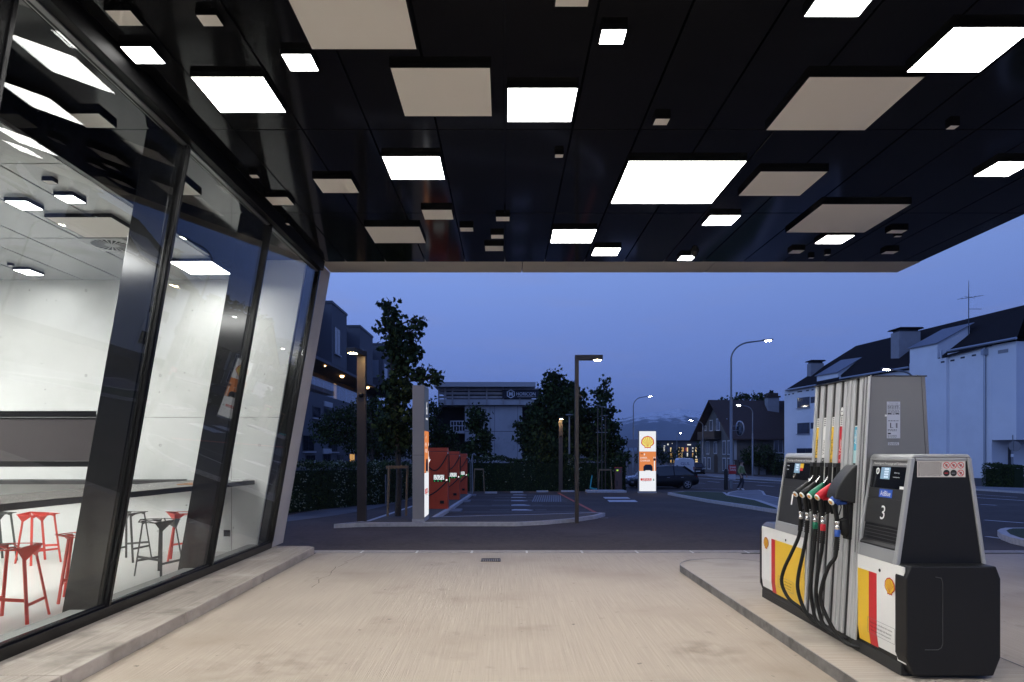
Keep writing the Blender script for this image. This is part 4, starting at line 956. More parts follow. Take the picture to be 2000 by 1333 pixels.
for i, (px, top) in enumerate(((1167.5, 792), (1175.5, 795), (1182.5, 812))):
    c = G(px, 948, 0); y = 40.8 + i*.25; x = (px-VX)/F*y; z0 = gz(y)+.08; z1 = CZ + (VY-top)/F*y
    m = MB(); m.tube([(x, y, z0), (x, y, z1)], .035, bronze, 8); m.obox((x-.16, y, z1), (x+.16, y, z1), .05, .04, galv); zc = CZ+(VY-845)/F*y; m.obox((x-.12, y, zc), (x+.12, y, zc), .05, .04, galv)
    tag(m.build('slim_pole'), ['slim dark pole with cross cap, left of three by the leafy column tree', 'slim dark pole with cross cap, middle of three by the leafy column tree', 'slim dark pole with cross cap, shortest of three by the leafy column tree'][i], 'pole', 'slim poles')
y = 41.3; m = MB(); teal = M('teal_paint', (.05, .42, .45), .4)
q = lambda px, py, dy=0: Vector(P(px, py, y+dy))
t = thing('kick_scooter', q(1160, 957), 'teal kick scooter leaning by the hedge left of the slim poles', 'scooter')
m.tube([q(1152.5, 955), q(1155, 938), q(1156.5, 929)], .035, teal, 8); m.build('stem', t)
m = MB(); m.tube([q(1152.5, 953.5), q(1160, 955.5), q(1170, 956.2)], .05, teal, 8); m.build('deck', t)
m = MB(); m.tube([q(1154, 928.5, -.2), q(1157, 928, 0), q(1159, 928.5, .2)], .018, blk, 6); m.build('handlebar', t)
for a in (1151, 1171):
    c = q(a, 957); m = MB(); m.tube([c + Vector((.11*math.cos(k*math.pi/6), 0, .11*math.sin(k*math.pi/6))) for k in range(13)], .025, blk, 6); m.build('wheel', t)
# bent hoop and thin fence posts by the chargers, bike stand
y = 38; m = MB(); q = lambda px, py: Vector(P(px, py, y)); m.tube([q(922.5, 966), q(922.5, 892), q(923.5, 888), q(926, 886.5), q(929, 890)], .04, galv, 8); tag(m.build('hooked_post'), 'grey hooked post beside the farthest charging column', 'post')
m = MB(); m.tube([q(918.5, 966), q(918.5, 904)], .02, galv, 6); tag(m.build('thin_post'), 'very thin post left of the grey hooked post', 'post')
for px in (739, 783): 
    c = G(px-30, 985); m = MB(); m.tube([(c.x, c.y, c.z-.1), (c.x, c.y, c.z+1.2)], .03, galv, 8); tag(m.build('fence_post'), 'short thin fence post before the left hedge, ' + ('left of the pair' if px < 760 else 'right of the pair'), 'post', 'thin posts before the left hedge')

# sign post at the right edge
c = G(1978, 953.5); t = thing('road_sign', c, 'round road sign seen side-on on a post before the white block', 'road sign'); y = c.y
m = MB(); m.tube([c - Vector((0,0,.2)), (c.x, c.y, CZ+(VY-850)/F*y)], .035, galv, 8); m.build('post', t)
m = MB(); d_ = P(1980, 872, y); m.lathe((d_[0]+.03, y-.05, d_[2]), (-.8, -.6, 0), [(.36, 0), (.36, .03)], M('sign_back', (.16, .16, .18), .5, metal=.4), 20); m.build('sign_disc', t)
m = MB(); d_ = P(1976, 890, y); m.box(d_[0]-.09, d_[0]+.09, y-.05, y-.036, d_[2]-.1, d_[2]+.1, wink); m.build('sticker', t)

# ------------------------------------------------------------------ white apartment block on the right
wall_w = M('white_render', (.72, .73, .76), .85, noise=(.5, .06), wear=[((.58, .60, .65), .25, .5, .75)]); roof_d = M('dark_tiles', (.018, .015, .016), .95, spec=.08, bump=(18, .6, .03), noise=(6, .3))
base_d = M('plinth_render', (.10, .10, .115), .85); win_d = M('dark_window', (.02, .024, .035), .08, spec=.7); metal_b = M('zinc_sheet', (.34, .37, .42), .35, metal=.5); chim = M('chimney_render', (.26, .26, .28), .85, noise=(2, .1))
def fd(px, off=0): return (45.05 + 1.016*off) / ((px-VX)/F + .18)
def fp(px, off, z):
    d = fd(px, off); return Vector(((px-VX)/F*d, d, z))
def fz(px, py, off=0): return CZ + (VY-py)/F*fd(px, off)
UN = Vector((1, .18, 0)).normalized()       # into the building
wb = thing('white_apartment_block', fp(1760, 3, gz(55)), 'long white apartment block with dark roof, dormers and chimneys behind the pump', 'building')
def blockw(m, pa, pb, f, z0, z1, back, mat):
    a, b = fp(pa, f, z0), fp(pb, f, z0); m.ext([a, b, b + UN*back, a + UN*back], (0, 0, z1-z0), mat)
m = MB()
blockw(m, 1532, 1594, 0, -.25, 8.5, 9, wall_w); blockw(m, 1594.2, 1776, .15, -.25, 8.75, 9, wall_w); blockw(m, 1776.2, 1848, -.35, -.25, 9.2, 9, wall_w); blockw(m, 1850.5, 1937, -.05, -.25, 9.55, 9, wall_w)
blockw(m, 1937.2, 1985, -.05, 2.6, 9.6, 9, wall_w); blockw(m, 1937.2, 1975, 1.4, -.25, 2.59, 7, wall_w)
m.build('wall', wb)
m = MB(); blockw(m, 1532, 1936.8, .06, -1.4, -.251, 8.5, base_d); blockw(m, 1937.2, 1975, 1.45, -1.4, -.251, 6.5, base_d); m.build('plinth', wb)
m = MB(); rz = 12.9
ea, eb = fp(1533, -.35, 8.52), fp(1986, -.35, 9.75); ra, rb = fp(1672, 5, rz), fp(2010, 5, rz+.3)
ba, bb = fp(1533, 10, 8.52), eb + UN*10.4; em = fp(1776, -.35, 8.95)
for q in ([ea, em, ra], [em, eb, rb, ra], [ea, ra, ba], [ba, ra, rb, bb]): m.poly(q, roof_d)
m.poly([ea, ba, bb, eb, em], roof_d); m.build('roof', wb)
m = MB()
for a, b, z, f in ((1534, 1594, 8.5, -.4), (1640, 1775, 8.85, -.3), (1850, 1985, 9.68, -.45)): m.tube([fp(a, f, z), fp(b, f, z+.06)], .09, metal_b, 8)
m.build('gutter', wb)
def dormer(pa, pb, z0, z1, z2, dep, f=0):
    a, b = fp(pa, f, 0), fp(pb, f, 0); m = MB(); sd = [(0, z0), (0, z1), (dep, z2), (dep, z2-.8)]
    pts = [a + UN*u + Vector((0,0,z)) for u, z in sd]; m.ext(pts, b-a, wall_w); o = m.build('dormer', wb)
    m = MB(); e = Vector((0,0,.03)); d = (b-a).normalized()*.15
    pts = [a - d + UN*(-.15) + Vector((0,0,z1-.05)) + e, b + d + UN*(-.15) + Vector((0,0,z1-.05)) + e, b + d + UN*(dep+.3) + Vector((0,0,z2+.15)) + e, a - d + UN*(dep+.3) + Vector((0,0,z2+.15)) + e]
    m.ext(pts, (0,0,.06), M('sheet_roof', (.17, .18, .21), .5, metal=.2)); m.build('sheet_roof', o)
dormer(1595.5, 1637, 8.4, 9.55, 11.3, 3.0, .1); dormer(1777, 1831, 8.9, 10.45, 12.0, 3.0, -.34)
for (pa, pb, ya, yb, off) in ((1580, 1605, 711, 748, 2.0), (1748, 1789, 650, 702, 2.2)):
    pc = (pa+pb)/2; w = (pb-pa)/F*fd(pc, off)/2; zt_, zb_ = fz(pc, ya, off), fz(pc, yb, off); c = fp(pc, off, 0)
    m = MB(); m.box(c.x-w, c.x+w, c.y-w*.7, c.y+w*.7, zb_-.5, zt_, chim); o = m.build('chimney', wb)
    m = MB(); m.box(c.x-w*.85, c.x+w*.85, c.y-w*.6, c.y+w*.6, zt_+.001, zt_+.22, sg_d); m.ext([(c.x-w*1.2, c.y-w, zt_+.22), (c.x+w*1.2, c.y-w, zt_+.22), (c.x+w*1.05, c.y-w, zt_+.34), (c.x-w*1.05, c.y-w, zt_+.34)], (0, 2*w, 0), roof_d); m.build('cap', o)
def win(parent, f4, frame_mat, pane_mat, cross=True, sill=None, t=.06):
    """window in the quad f4 = bottom left, bottom right, top right, top left (already lying just outside the wall)"""
    a, b, c_, d = [Vector(v) for v in f4]; r = (b-a).normalized(); u = (d-a).normalized(); n = r.cross(u)
    m = MB(); w = (b-a).length; h = (d-a).length
    m.ext([a, b, c_, d], -n*.05, frame_mat); o = m.build('window', parent)
    m = MB(); e = n*.006
    cols = [(t, w/2-t/2), (w/2+t/2, w-t)] if cross else [(t, w-t)]
    for x0, x1 in cols: m.poly([a + r*x0 + u*t + e, a + r*x1 + u*t + e, a + r*x1 + u*(h-t) + e, a + r*x0 + u*(h-t) + e], pane_mat)
    m.build('pane', o)
    if sill:
        m = MB(); m.ext([a - r*.08 - u*.08, b + r*.08 - u*.08, b + r*.08 - u*.01, a - r*.08 - u*.01], n*.12, sill); m.build('sill', o)
    return o
dark_fr = M('dark_frame', (.04, .042, .05), .5)
for pa, pb, ya, yb in ((1557, 1581, 778, 798), (1583, 1591, 776, 788), (1557, 1581, 827, 848), (1583, 1591, 826, 838), (1556, 1591, 876, 900)):
    f = -.03; win(wb, [fp(pa, f, fz(pa, yb, f)), fp(pb, f, fz(pa, yb, f)), fp(pb, f, fz(pa, ya, f)), fp(pa, f, fz(pa, ya, f))], dark_fr, win_d, pb-pa > 15, metal_b if pb-pa > 15 else None)
win(wb, [fp(1962, 1.36, .55), fp(1974.5, 1.36, .55), fp(1974.5, 1.36, 2.1), fp(1962, 1.36, 2.1)], dark_fr, win_d)
a = fp(1975, 1.6, 0); b = a + UN*4
win(wb, [Vector((a.x+.4, a.y-.0 + .05 - .12, .5)), Vector((a.x+3.2, a.y+.5-.12, .5)), Vector((a.x+3.2, a.y+.5-.12, 2.2)), Vector((a.x+.4, a.y+.05-.12, 2.2))], dark_fr, win_d)
for px, py, w in ((1534.5, 773, 3), (1541, 772, 3), (1549, 770.5, 3.5), (1562, 766.5, 9), (1577, 764.5, 5), (1587, 763, 4), (1841, 709, 7), (1860, 706, 8), (1880, 700.5, 8), (1902, 696, 8), (1959, 690, 20)):
    f = -.07 if px > 1850 else (-.37 if px > 1800 else -.02); z = fz(px, py, f); hh = .25 if w > 15 else .13; q0, q1 = fp(px-w/2, f, z), fp(px+w/2, f, z)
    m = MB(); m.ext([q0, q1, q1+Vector((0,0,hh)), q0+Vector((0,0,hh))], UN*.015, chim if w > 15 else sg_d); m.build('vent_slot', wb)
m = MB(); c0 = fp(1923, -.16, 9.5); m.tube([c0, (c0.x, c0.y, -.9)], .075, metal_b, 8); m.box(c0.x-.22, c0.x+.22, c0.y-.2, c0.y+.1, 8.95, 9.4, metal_b); m.build('downpipe', wb)
for px, f, za, zb_ in ((1641, -.05, 9.2, 8.6), (1838, -.55, 9.8, 9.2)):
    m = MB(); c0 = fp(px, f, za); m.tube([c0, (c0.x, c0.y, zb_)], .085, metal_b, 8); m.build('downpipe', wb)
c = fp(1892, 2.5, 0); zb_, zt_ = fz(1892, 668, 2.5), fz(1892, 548, 2.5); zm = fz(1892, 580, 2.5); z3 = fz(1892, 604, 2.5)
m = MB(); m.tube([(c.x, c.y, zb_-.5), (c.x, c.y, zm), (c.x, c.y, zt_)], [.035, .03, .012], sg_d, 6)
m.tube([(c.x-.85, c.y, zm-.2), (c.x+1.2, c.y, zm+.1)], .015, sg_d, 5); m.tube([(c.x-.6, c.y-.4, zm-.05), (c.x+.7, c.y+.3, zm-.05)], .012, sg_d, 5); m.tube([(c.x, c.y, z3), (c.x+1.05, c.y, z3)], .02, sg_d, 5)
for k in range(5): m.tube([(c.x-.7+k*.35, c.y-.35, zm-.17+k*.05), (c.x-.7+k*.35, c.y+.35, zm-.17+k*.05)], .010, sg_d, 4)
tag(m.build('roof_antenna'), 'tall television antenna on the roof of the white block', 'antenna')

# ------------------------------------------------------------------ dark rendered apartments on the left
ren = M('slate_render', (.105, .11, .125), .85, noise=(.6, .08)); trim_p = M('pale_trim', (.48, .49, .52), .6)
ab = thing('slate_apartment_block', (-16, 52, gz(52)), 'dark slate apartment block with stepped penthouses and balcony behind the left hedge', 'building')
m = MB(); m.box(-26, -12, 38, 76, -1.6, 5.5, ren); m.build('lower_wall', ab)
m = MB()
for y0, y1 in ((47.3, 51.8), (56.5, 62), (66, 71)):
    m.box(-20, -12 if y0 < 60 else -11.8, y0, y1, 7.9, 12.05, ren)
m.box(-20, -13.1, 51.8, 56.5, 7.9, 11.7, ren); m.box(-20, -13.1, 62, 66, 7.9, 11.7, ren); m.box(-20, -13.1, 40, 47.3, 7.9, 11.7, ren); m.box(-26, -12.02, 40, 76, 7.7, 7.899, ren); m.build('penthouse', ab)
m = MB()
for y0, y1, x in ((47.3, 51.8, -12), (56.5, 62, -12), (66, 71, -11.8)): m.box(-20.05, x+.06, y0-.06, y1+.06, 12.051, 12.22, M('roof_edge', (.06, .065, .08), .5))
m.build('roof_edge', ab)
m = MB(); m.box(-20, -14.2, 40, 76, 5.5, 7.69, M('recess_wall', (.12, .095, .075), .8)); m.build('recess', ab)
m = MB(); m.box(-12.06, -12.02, 40, 75.5, 5.51, 6.45, glass('balcony_glass', (.75, .8, .85), .10)); gl_ = m.build('balcony_rail', ab)
m = MB(); m.box(-12.08, -12.0, 40, 75.5, 6.455, 6.50, metal_b)
for i in range(16): m.box(-12.075, -12.062, 41+i*2.2, 41.05+i*2.2, 5.51, 6.454, metal_b)
m.build('handrail', gl_)
blamp = lamp_mat('balcony_lamp', (1, .55, .22), 14)
for px, py in ((668, 727), (718, 749), (635, 723)):
    d = 53.4 if px == 668 else (63 if px == 718 else 47); x = (px-VX)/F*d; m = MB(); m.lathe((x, d, 7.695), (0,0,-1), [(.14, 0), (.16, .05), (.12, .12), (.03, .16)] if px != 635 else [(.05, 0), (.05, .05), (.02, .08)], blamp, 14); m.build('ceiling_light', ab)
m = MB(); m.box(-14.19, -14.15, 56.6, 57.4, 5.51, 7.4, lamp_mat('lit_door', (1, .62, .30), .35)); m.build('lit_door', ab)
lw = lamp_mat('lit_room', (1, .55, .2), .55)
def winx(X, y0, y1, z0, z1, pm=win_d, fm=dark_fr, sill=trim_p, shutter=False):
    o = win(ab, [Vector((X, y0, z0)), Vector((X, y1, z0)), Vector((X, y1, z1)), Vector((X, y0, z1))][::1], fm, pm, True, sill)
    if shutter:
        m = MB(); m.box(X-.02, X+.06, y0-.03, y1+.03, z1-.02, z1+.32, trim_p); m.build('shutter_box', o)
Xw = -11.97
for px, w, ya, yb, sh, on in ((618, .9, 794, 817, 0, 0), (640, 1.0, 795, 822, 1, 0), (602, 1.2, 850, 882, 0, 0), (650, 1.2, 850, 883, 0, 0), (697, 1.0, 852, 884, 0, 0), (606, 1.0, 888, 903, 0, 0), (638, 1.0, 886, 905, 1, 0), (665, 1.0, 888, 905, 0, 0), (687, .9, 886, 905, 1, 1), (745, 1.0, 888, 902, 0, 0)):
    d = 12.0*F/(VX-px); z0 = CZ-(yb-VY)/F*d; z1 = CZ-(ya-VY)/F*d
    winx(Xw, d-w/2*2, d+w/2*2, z0, z1, lw if on else win_d, shutter=bool(sh))
winx(Xw, 48.0, 49.6, 8.7, 10.6); winx(Xw, 57.2, 58.6, 8.6, 10.4); winx(-11.77, 66.6, 68.4, 8.7, 10.4, metal_b)
m = MB(); m.box(-12.9, -12.2, 65.97, 65.999, 8.9, 10.6, metal_b); m.build('end_window', ab)

# ------------------------------------------------------------------ bare concrete building with banner
rawc = M('raw_concrete', (.46, .47, .48), .85, noise=(.8, .10), stretch=(1, 1, .35), wear=[((.36, .37, .385), .5, .5, .72), ((.26, .265, .275), 1.1, .64, .76)]); dk = M('recess_dark', (.02, .02, .024), .8); timber = M('grey_boards', (.36, .34, .33), .8, noise=(4, .2))
D = 62.0; hx = lambda px: (px-VX)/F*D; hz_ = lambda py: CZ+(VY-py)/F*D
hb = thing('concrete_house', (hx(960), D+4, gz(62)), 'unfinished concrete house with boarded balustrade and dark banner', 'building')
m = MB(); m.box(hx(908), hx(1020), D, D+9, -1.5, hz_(792), rawc); m.box(hx(858), hx(1052), D-.5, D+9, hz_(792)+.001, hz_(781), rawc); m.build('wall', hb)
m = MB()
for px in (957, 966, 1011): m.box(hx(px)-.012, hx(px)+.012, D-.004, D-.0005, -1, hz_(793), dk)
for py in (843,): m.box(hx(909), hx(1019), D-.004, D-.0005, hz_(py)-.02, hz_(py)+.02, dk)
m.box(hx(918), hx(1019), D-.003, D-.0005, hz_(793.6), hz_(792.4), dk); m.build('panel_joint', hb)
m = MB(); m.box(hx(842), hx(907.5), D+2.5, D+9, -1.5, hz_(793), dk); m.box(hx(1020.3), hx(1052), D+2.5, D+9, -1.5, hz_(793), dk); m.box(hx(868), hx(1040), D+2, D+8, hz_(781)+.001, hz_(760), dk); m.build('recess', hb)
m = MB(); m.ext([(hx(838), D+2.4, hz_(820)), (hx(858), D-.4, hz_(792)), (hx(862), D-.4, hz_(792)), (hx(842), D+2.4, hz_(820))], (0, 2, 0), rawc); m.box(hx(872), hx(907.5), D-.3, D+2.4, hz_(847), hz_(842), rawc); m.build('balcony', hb)
m = MB()
for i in range(8): m.box(hx(880)+i*.26, hx(880)+i*.26+.07, D-.28, D-.22, hz_(842)+.001, hz_(823), trim_p)
for py in (823, 832): m.box(hx(880), hx(907), D-.22, D-.17, hz_(py)-.05, hz_(py)+.03, trim_p)
m.build('railing', hb)
m = MB(); m.box(hx(850), hx(1045), D-1.2, D+9, hz_(758), hz_(749), M('roof_fascia', (.42, .42, .43), .8)); m.build('roof', hb)
m = MB()
for py, pa in ((762, 856), (769, 858), (776.5, 856)): m.box(hx(pa), hx(1054), D-.42, D-.37, hz_(py)-.13, hz_(py)+.10, timber)
for px in (858, 870, 884.5, 916.5, 951, 983, 1015, 1050): m.box(hx(px)-.06, hx(px)+.06, D-.62, D-.505, hz_(790), hz_(757.5), timber)
m.build('balustrade', hb)
m = MB(); m.box(hx(950), hx(954), D+3, D+3.4, hz_(749)+.001, hz_(742), chim); m.box(hx(977), hx(979.5), D+3, D+3.2, hz_(749)+.001, hz_(743), chim); m.box(hx(979.6), hx(1018), D+3.05, D+3.15, hz_(747), hz_(746.3), chim); m.build('roof_vent', hb)
m = MB(); m.box(hx(981), hx(1053), D-.70, D-.64, hz_(779.5), hz_(763), M('banner_cloth', (.012, .014, .025), .7)); bn = m.build('banner', hb)
m = MB(); bw = lamp_mat('banner_print', (.62, .68, .85), .42); bw = M('banner_white', (.75, .78, .85), .6); cx, cz_ = hx(997.5), hz_(771); y = D-.705
hexo = [(cx + .40*math.sin(math.pi/3*k), y, cz_ + .40*math.cos(math.pi/3*k)) for k in range(6)]; hexi = [(cx + .33*math.sin(math.pi/3*k), y, cz_ + .33*math.cos(math.pi/3*k)) for k in range(6)]
m.add(hexo + hexi, [(k, (k+1) % 6, 6+(k+1) % 6, 6+k) for k in range(6)], bw)
for s in (-1, 1): m.box(cx+s*.13-.035, cx+s*.13+.035, y-.002, y, cz_-.19, cz_+.19, bw); m.box(cx+s*.04-.02, cx+s*.04+.02, y-.002, y, cz_-.15, cz_+.15, bw)
m.box(cx-.095, cx+.095, y-.004, y-.0021, cz_-.035, cz_+.035, bw)
m.text('HORICON', ((hx(1008.5)+hx(1045))/2, y, hz_(771)), (1,0,0), (0,0,1), .30, bw, hx(1045)-hx(1008.5)); m.box(hx(1010), hx(1046), y-.001, y, hz_(776.5)-.03, hz_(776.5)+.03, timber); m.build('lettering', bn)

# ------------------------------------------------------------------ old gabled house
oh_w = M('old_render', (.155, .14, .12), .9, noise=(1.2, .25), wear=[((.09, .085, .075), .5, .5, .7)]); oh_g = M('old_gable_render', (.10, .10, .10), .9, noise=(1, .2)); oh_r = M('brown_tiles', (.055, .034, .028), .85, bump=(10, .8, .05), noise=(5, .3)); oh_t = M('old_timber', (.04, .028, .02), .8)
oh = thing('old_house', (33, 90, gz(90)), 'old brown gabled house with wooden balcony across the street', 'building')
c0 = Vector((28.5, 85, -1.15)); ug = Vector((-.165, .986, 0)); ul = Vector((.986, .165, 0)); gw, gl2, ez, rzz = 9.2, 13.5, 4.05, 8.3
m = MB(); q = [c0, c0+ug*gw]; A = c0; B = c0+ug*gw; T = lambda v, z: Vector((v.x, v.y, z))
gab = [A, B, T(B, ez), T(c0+ug*gw/2, rzz-.25), T(A, ez)]; m.ext(gab, ul*.3, oh_g); m.build('gable_wall', oh)
m = MB(); m.ext([A+ul*.301, A+ul*gl2, T(A+ul*gl2, ez), T(A+ul*.301, ez)], ug*.3, oh_w); m.ext([B+ul*.301-ug*.3, B+ul*gl2-ug*.3, T(B+ul*gl2, ez)-ug*.3, T(B+ul*.301, ez)-ug*.3], ug*.3, oh_w); m.ext([g_+ul*gl2 for g_ in gab], -ul*.3, oh_w); m.build('long_wall', oh)
m = MB(); ov = 1.0; sl_ = (rzz-ez)/(gw/2); R0 = T(c0+ug*gw/2-ul*1.1, rzz); R1 = T(c0+ug*gw/2+ul*(gl2+.5), rzz)
for s, base in ((-1, A), (1, B)):
    E0 = T(base + ug*s*ov - ul*1.1, ez - sl_*ov); E1 = T(base + ug*s*ov + ul*(gl2+.5), ez - sl_*ov)
    m.ext([R0, R1, E1, E0], (0, 0, .16), oh_r)
rf = m.build('roof', oh)
cc = T(c0+ug*(gw/2-1.2)+ul*7.2, 0); m = MB(); m.box(cc.x-.75, cc.x+.75, cc.y-.5, cc.y+.5, 6.6, 8.75, chim); m.box(cc.x-.9, cc.x+.9, cc.y-.65, cc.y+.65, 8.751, 8.95, oh_t); m.box(cc.x-.65, cc.x+.65, cc.y-.45, cc.y+.45, 8.951, 9.35, oh_t); m.build('chimney', rf)
m = MB(); b0 = c0+ug*3.2-ul*.95; b1 = c0+ug*8.2-ul*.95
m.ext([T(b0, 3.3), T(b1, 3.3), T(b1, 3.45), T(b0, 3.45)], ul*.94, oh_t); m.ext([T(b0, 3.46), T(b1, 3.46), T(b1, 4.35), T(b0, 4.35)], ul*.06, oh_t)
for k in (0, 1): bb_ = (b0, b1-ug*.06)[k]; m.ext([T(bb_, 3.46), T(bb_+ug*.06, 3.46), T(bb_+ug*.06, 4.35), T(bb_, 4.35)], ul*.93, oh_t)
m.build('balcony', oh)
def ow(s, z0, z1, w=.9, fm=trim_p):
    a = c0+ug*s-ul*.02; b = a+ug*w; win(oh, [T(b, z0), T(a, z0), T(a, z1), T(b, z1)], fm, win_d, True, None, .10)
for s, z0, z1, w in ((1.7, 4.6, 5.9, .8), (3.6, 4.4, 6.0, 1.0), (5.6, 4.4, 5.9, .9), (7.4, 4.5, 5.2, .6), (.8, 1.3, 3.1, .8), (2.0, 1.3, 3.1, .9), (4.4, 1.4, 3.0, .9), (6.6, 1.3, 3.1, .9), (.7, -.7, .9, .9), (2.0, -.8, .9, .9), (6.2, -.7, .9, .9), (7.6, -.7, .9, .9)): ow(s, z0, z1, w)
m = MB(); a = c0+ug*4.2-ul*.03; pts = [T(a, -1.1), T(a+ug*1.0, -1.1), T(a+ug*1.0, .9)] + [T(a+ug*(.5+.5*math.cos(k*math.pi/8)), .9+.4*math.sin(k*math.pi/8)) for k in range(1, 8)] + [T(a, .9)]; m.ext(pts, ul*.04, oh_t); m.build('door', oh)
def lwn(s, z0, z1, w):
    a = c0+ul*s-ug*.02; b = a+ul*w; win(oh, [T(a, z0), T(b, z0), T(b, z1), T(a, z1)], trim_p, win_d, True, trim_p, .10)
lwn(5.4, 1.5, 3.4, 1.3); lwn(9.6, 1.4, 3.4, 1.3); lwn(5.6, -.8, .7, 1.2)
m = MB(); a = c0+ul*.05-ug*.04; m.ext([T(a, -1.0), T(a+ul*.35, -1.0), T(a+ul*.35, 3.9), T(a, 3.9)], ug*.03, trim_p); m.build('corner_strip', oh)
# shed wall before the house
wl = thing('garden_wall', (31, 83.5, gz(90)), 'brown shed and low garden wall in front of the old house', 'wall')
m = MB(); a = P(1443, 903, 83)[0]; b = P(1471, 903, 83)[0]; m.box(a, b, 83, 84.5, -1.2, .55, oh_t); m.box(a-.15, b+.15, 82.8, 84.6, .551, .68, oh_r); m.build('shed', wl)
m = MB(); a = P(1473, 0, 82.6)[0]; b = P(1536, 0, 82.6)[0]; m.box(a, a+1.4, 82.6, 83, -1.2, -.05, chim); m.box(a+1.4, b, 82.65, 82.9, -1.2, -.1, oh_t); m.build('low_wall', wl)

# ------------------------------------------------------------------ far lit shop building, billboard, flag banners
D2 = 165.0; fx = lambda px: (px-VX)/F*D2; fzz = lambda py: CZ+(VY-py)/F*D2
fb_ = thing('lit_shop_building', (fx(1325), D2+4, -1.1), 'far dark flat-roofed building with yellow lit windows beyond the cars', 'building')
m = MB(); m.box(fx(1278), fx(1366), D2, D2+12, -1.3, fzz(862.5), M('far_wall', (.07, .075, .09), .8)); m.box(fx(1275), fx(1370), D2-.6, D2+12.5, fzz(862.5)+.001, fzz(860.5), dk); m.build('wall', fb_)
fy = [lamp_mat('lit_window_a', (1, .74, .36), .85), lamp_mat('lit_window_b', (1, .60, .22), .55), lamp_mat('lit_window_c', (.9, .9, .85), .9)]
rg = random.Random(4)
for r_, (ya, yb) in enumerate(((874.5, 882.5), (885, 894), (897, 904))):
    for px in (1296, 1309, 1314.5, 1325, 1331, 1341.5, 1352, 1358):
        if rg.random() < .22: continue
        m = MB(); w = rg.choice((2.2, 2.6, 4.4)); m.box(fx(px), fx(px+w), D2-.05, D2-.005, fzz(yb), fzz(ya), rg.choice(fy)); m.build('window', fb_)
m = MB()
for px, py, w, h in ((1302, 867, 2.5, 3), (1311, 866, 1.2, 1.2), (1295, 871, 3, 1.2), (1341, 868, 7, 2.2), (1338, 875, 1, 6)): m.box(fx(px), fx(px+w), D2-.7, D2-.62, fzz(py+h), fzz(py), fy[2] if px != 1338 else sg_r)
m.build('lit_lettering', fb_)
y = 72; t = thing('billboard', P(1237, 900, y), 'blank grey billboard between the far lamp and the pylon sign', 'billboard'); m = MB(); a, b = P(1224, 875, y), P(1249, 858.5, y); m.box(a[0], b[0], y, y+.15, a[2], b[2], M('billboard_grey', (.26, .26, .29), .6)); m.build('board', t)
m = MB()
for px in (1228, 1246): q = P(px, 0, y)[0]; m.box(q-.05, q+.05, y+.16, y+.26, -1.2, b[2]-.2, galv)
m.build('leg', t)
y = 95; t = thing('flag_banner', P(1376, 920, y), 'narrow pink and white advertising flag by the old house', 'flag'); m = MB(); a = P(1376, 925, y); m.tube([a, (a[0], y, CZ+(VY-893)/F*y)], .04, galv, 6); m.build('pole', t)
m = MB(); b = P(1379, 895, y); m.box(a[0]+.04, b[0]+.15, y-.02, y+.02, -.9, b[2], M('pink_cloth', (.40, .10, .14), .7)); m.build('cloth', t)
# ------------------------------------------------------------------ trees, hedges and shrubs
leaf_a = M('leaf_dark', (.016, .027, .010), .7, spec=.12); leaf_b = M('leaf_mid', (.040, .064, .018), .7, spec=.15); leaf_c = M('leaf_pale', (.22, .26, .18), .55); bark = M('bark', (.06, .048, .038), .9, noise=(12, .4), bump=(30, .8, .01)); stake = M('stake_wood', (.22, .15, .085), .8, noise=(10, .25))
MAPLE = [(0, 0), (.28, -.02), (.5, .22), (.30, .42), (.36, .72), (.12, .66), (0, 1.0), (-.12, .66), (-.36, .72), (-.30, .42), (-.5, .22), (-.28, -.02)]
OVAL = [(0, 0), (.26, .3), (.24, .65), (0, 1), (-.24, .65), (-.26, .3)]
rt = random.Random(11)
def leaf(m, c, s, shape, mat, droop=.6):
    n = Vector((rt.gauss(0, 1), rt.gauss(0, 1), rt.gauss(0, .8) + .3)).normalized()
    d = Vector((rt.gauss(0, 1), rt.gauss(0, 1), rt.gauss(0, .6) - droop)); a = n.cross(d)
    if a.length < .05: return
    a.normalize(); d = a.cross(n).normalized() * s; a *= s * .95; f = rt.uniform(-.12, .12)
    m.add([c + a*x + d*y + n*(s*f*abs(x)*2) for x, y in shape], [tuple(range(len(shape)))], mat)
def clumps_px(lst, y, depth=.9):
    k = y / F
    return [(Vector(P(px, py, y + rt.uniform(-.35, .35)*rx*k)), rx*k, max(rx, ry)*k*depth, ry*k) for px, py, rx, ry in lst]
def crown(m, cl, per, s, shape, mats, sub=7):
    """leaves gathered in small sprays through each clump, denser towards its skin, with gaps left between the sprays"""
    for c, rx, ry, rz in cl:
        vol = (rx*ry*rz) ** (1/3); ns = max(4, int(30 * per * vol * vol / (s*s) / sub))
        for _ in range(ns):
            v = Vector((rt.gauss(0, 1), rt.gauss(0, 1), rt.gauss(0, 1))).normalized() * (rt.random() ** .38) * rt.uniform(.8, 1.08)
            p = c + Vector((v.x*rx, v.y*ry, v.z*rz))
            for _ in range(sub):
                leaf(m, p + Vector((rt.gauss(0, 1), rt.gauss(0, 1), rt.gauss(0, .8)))*s*.8, s*rt.uniform(.7, 1.3), shape, mats[0] if rt.random() < .65 else mats[1])
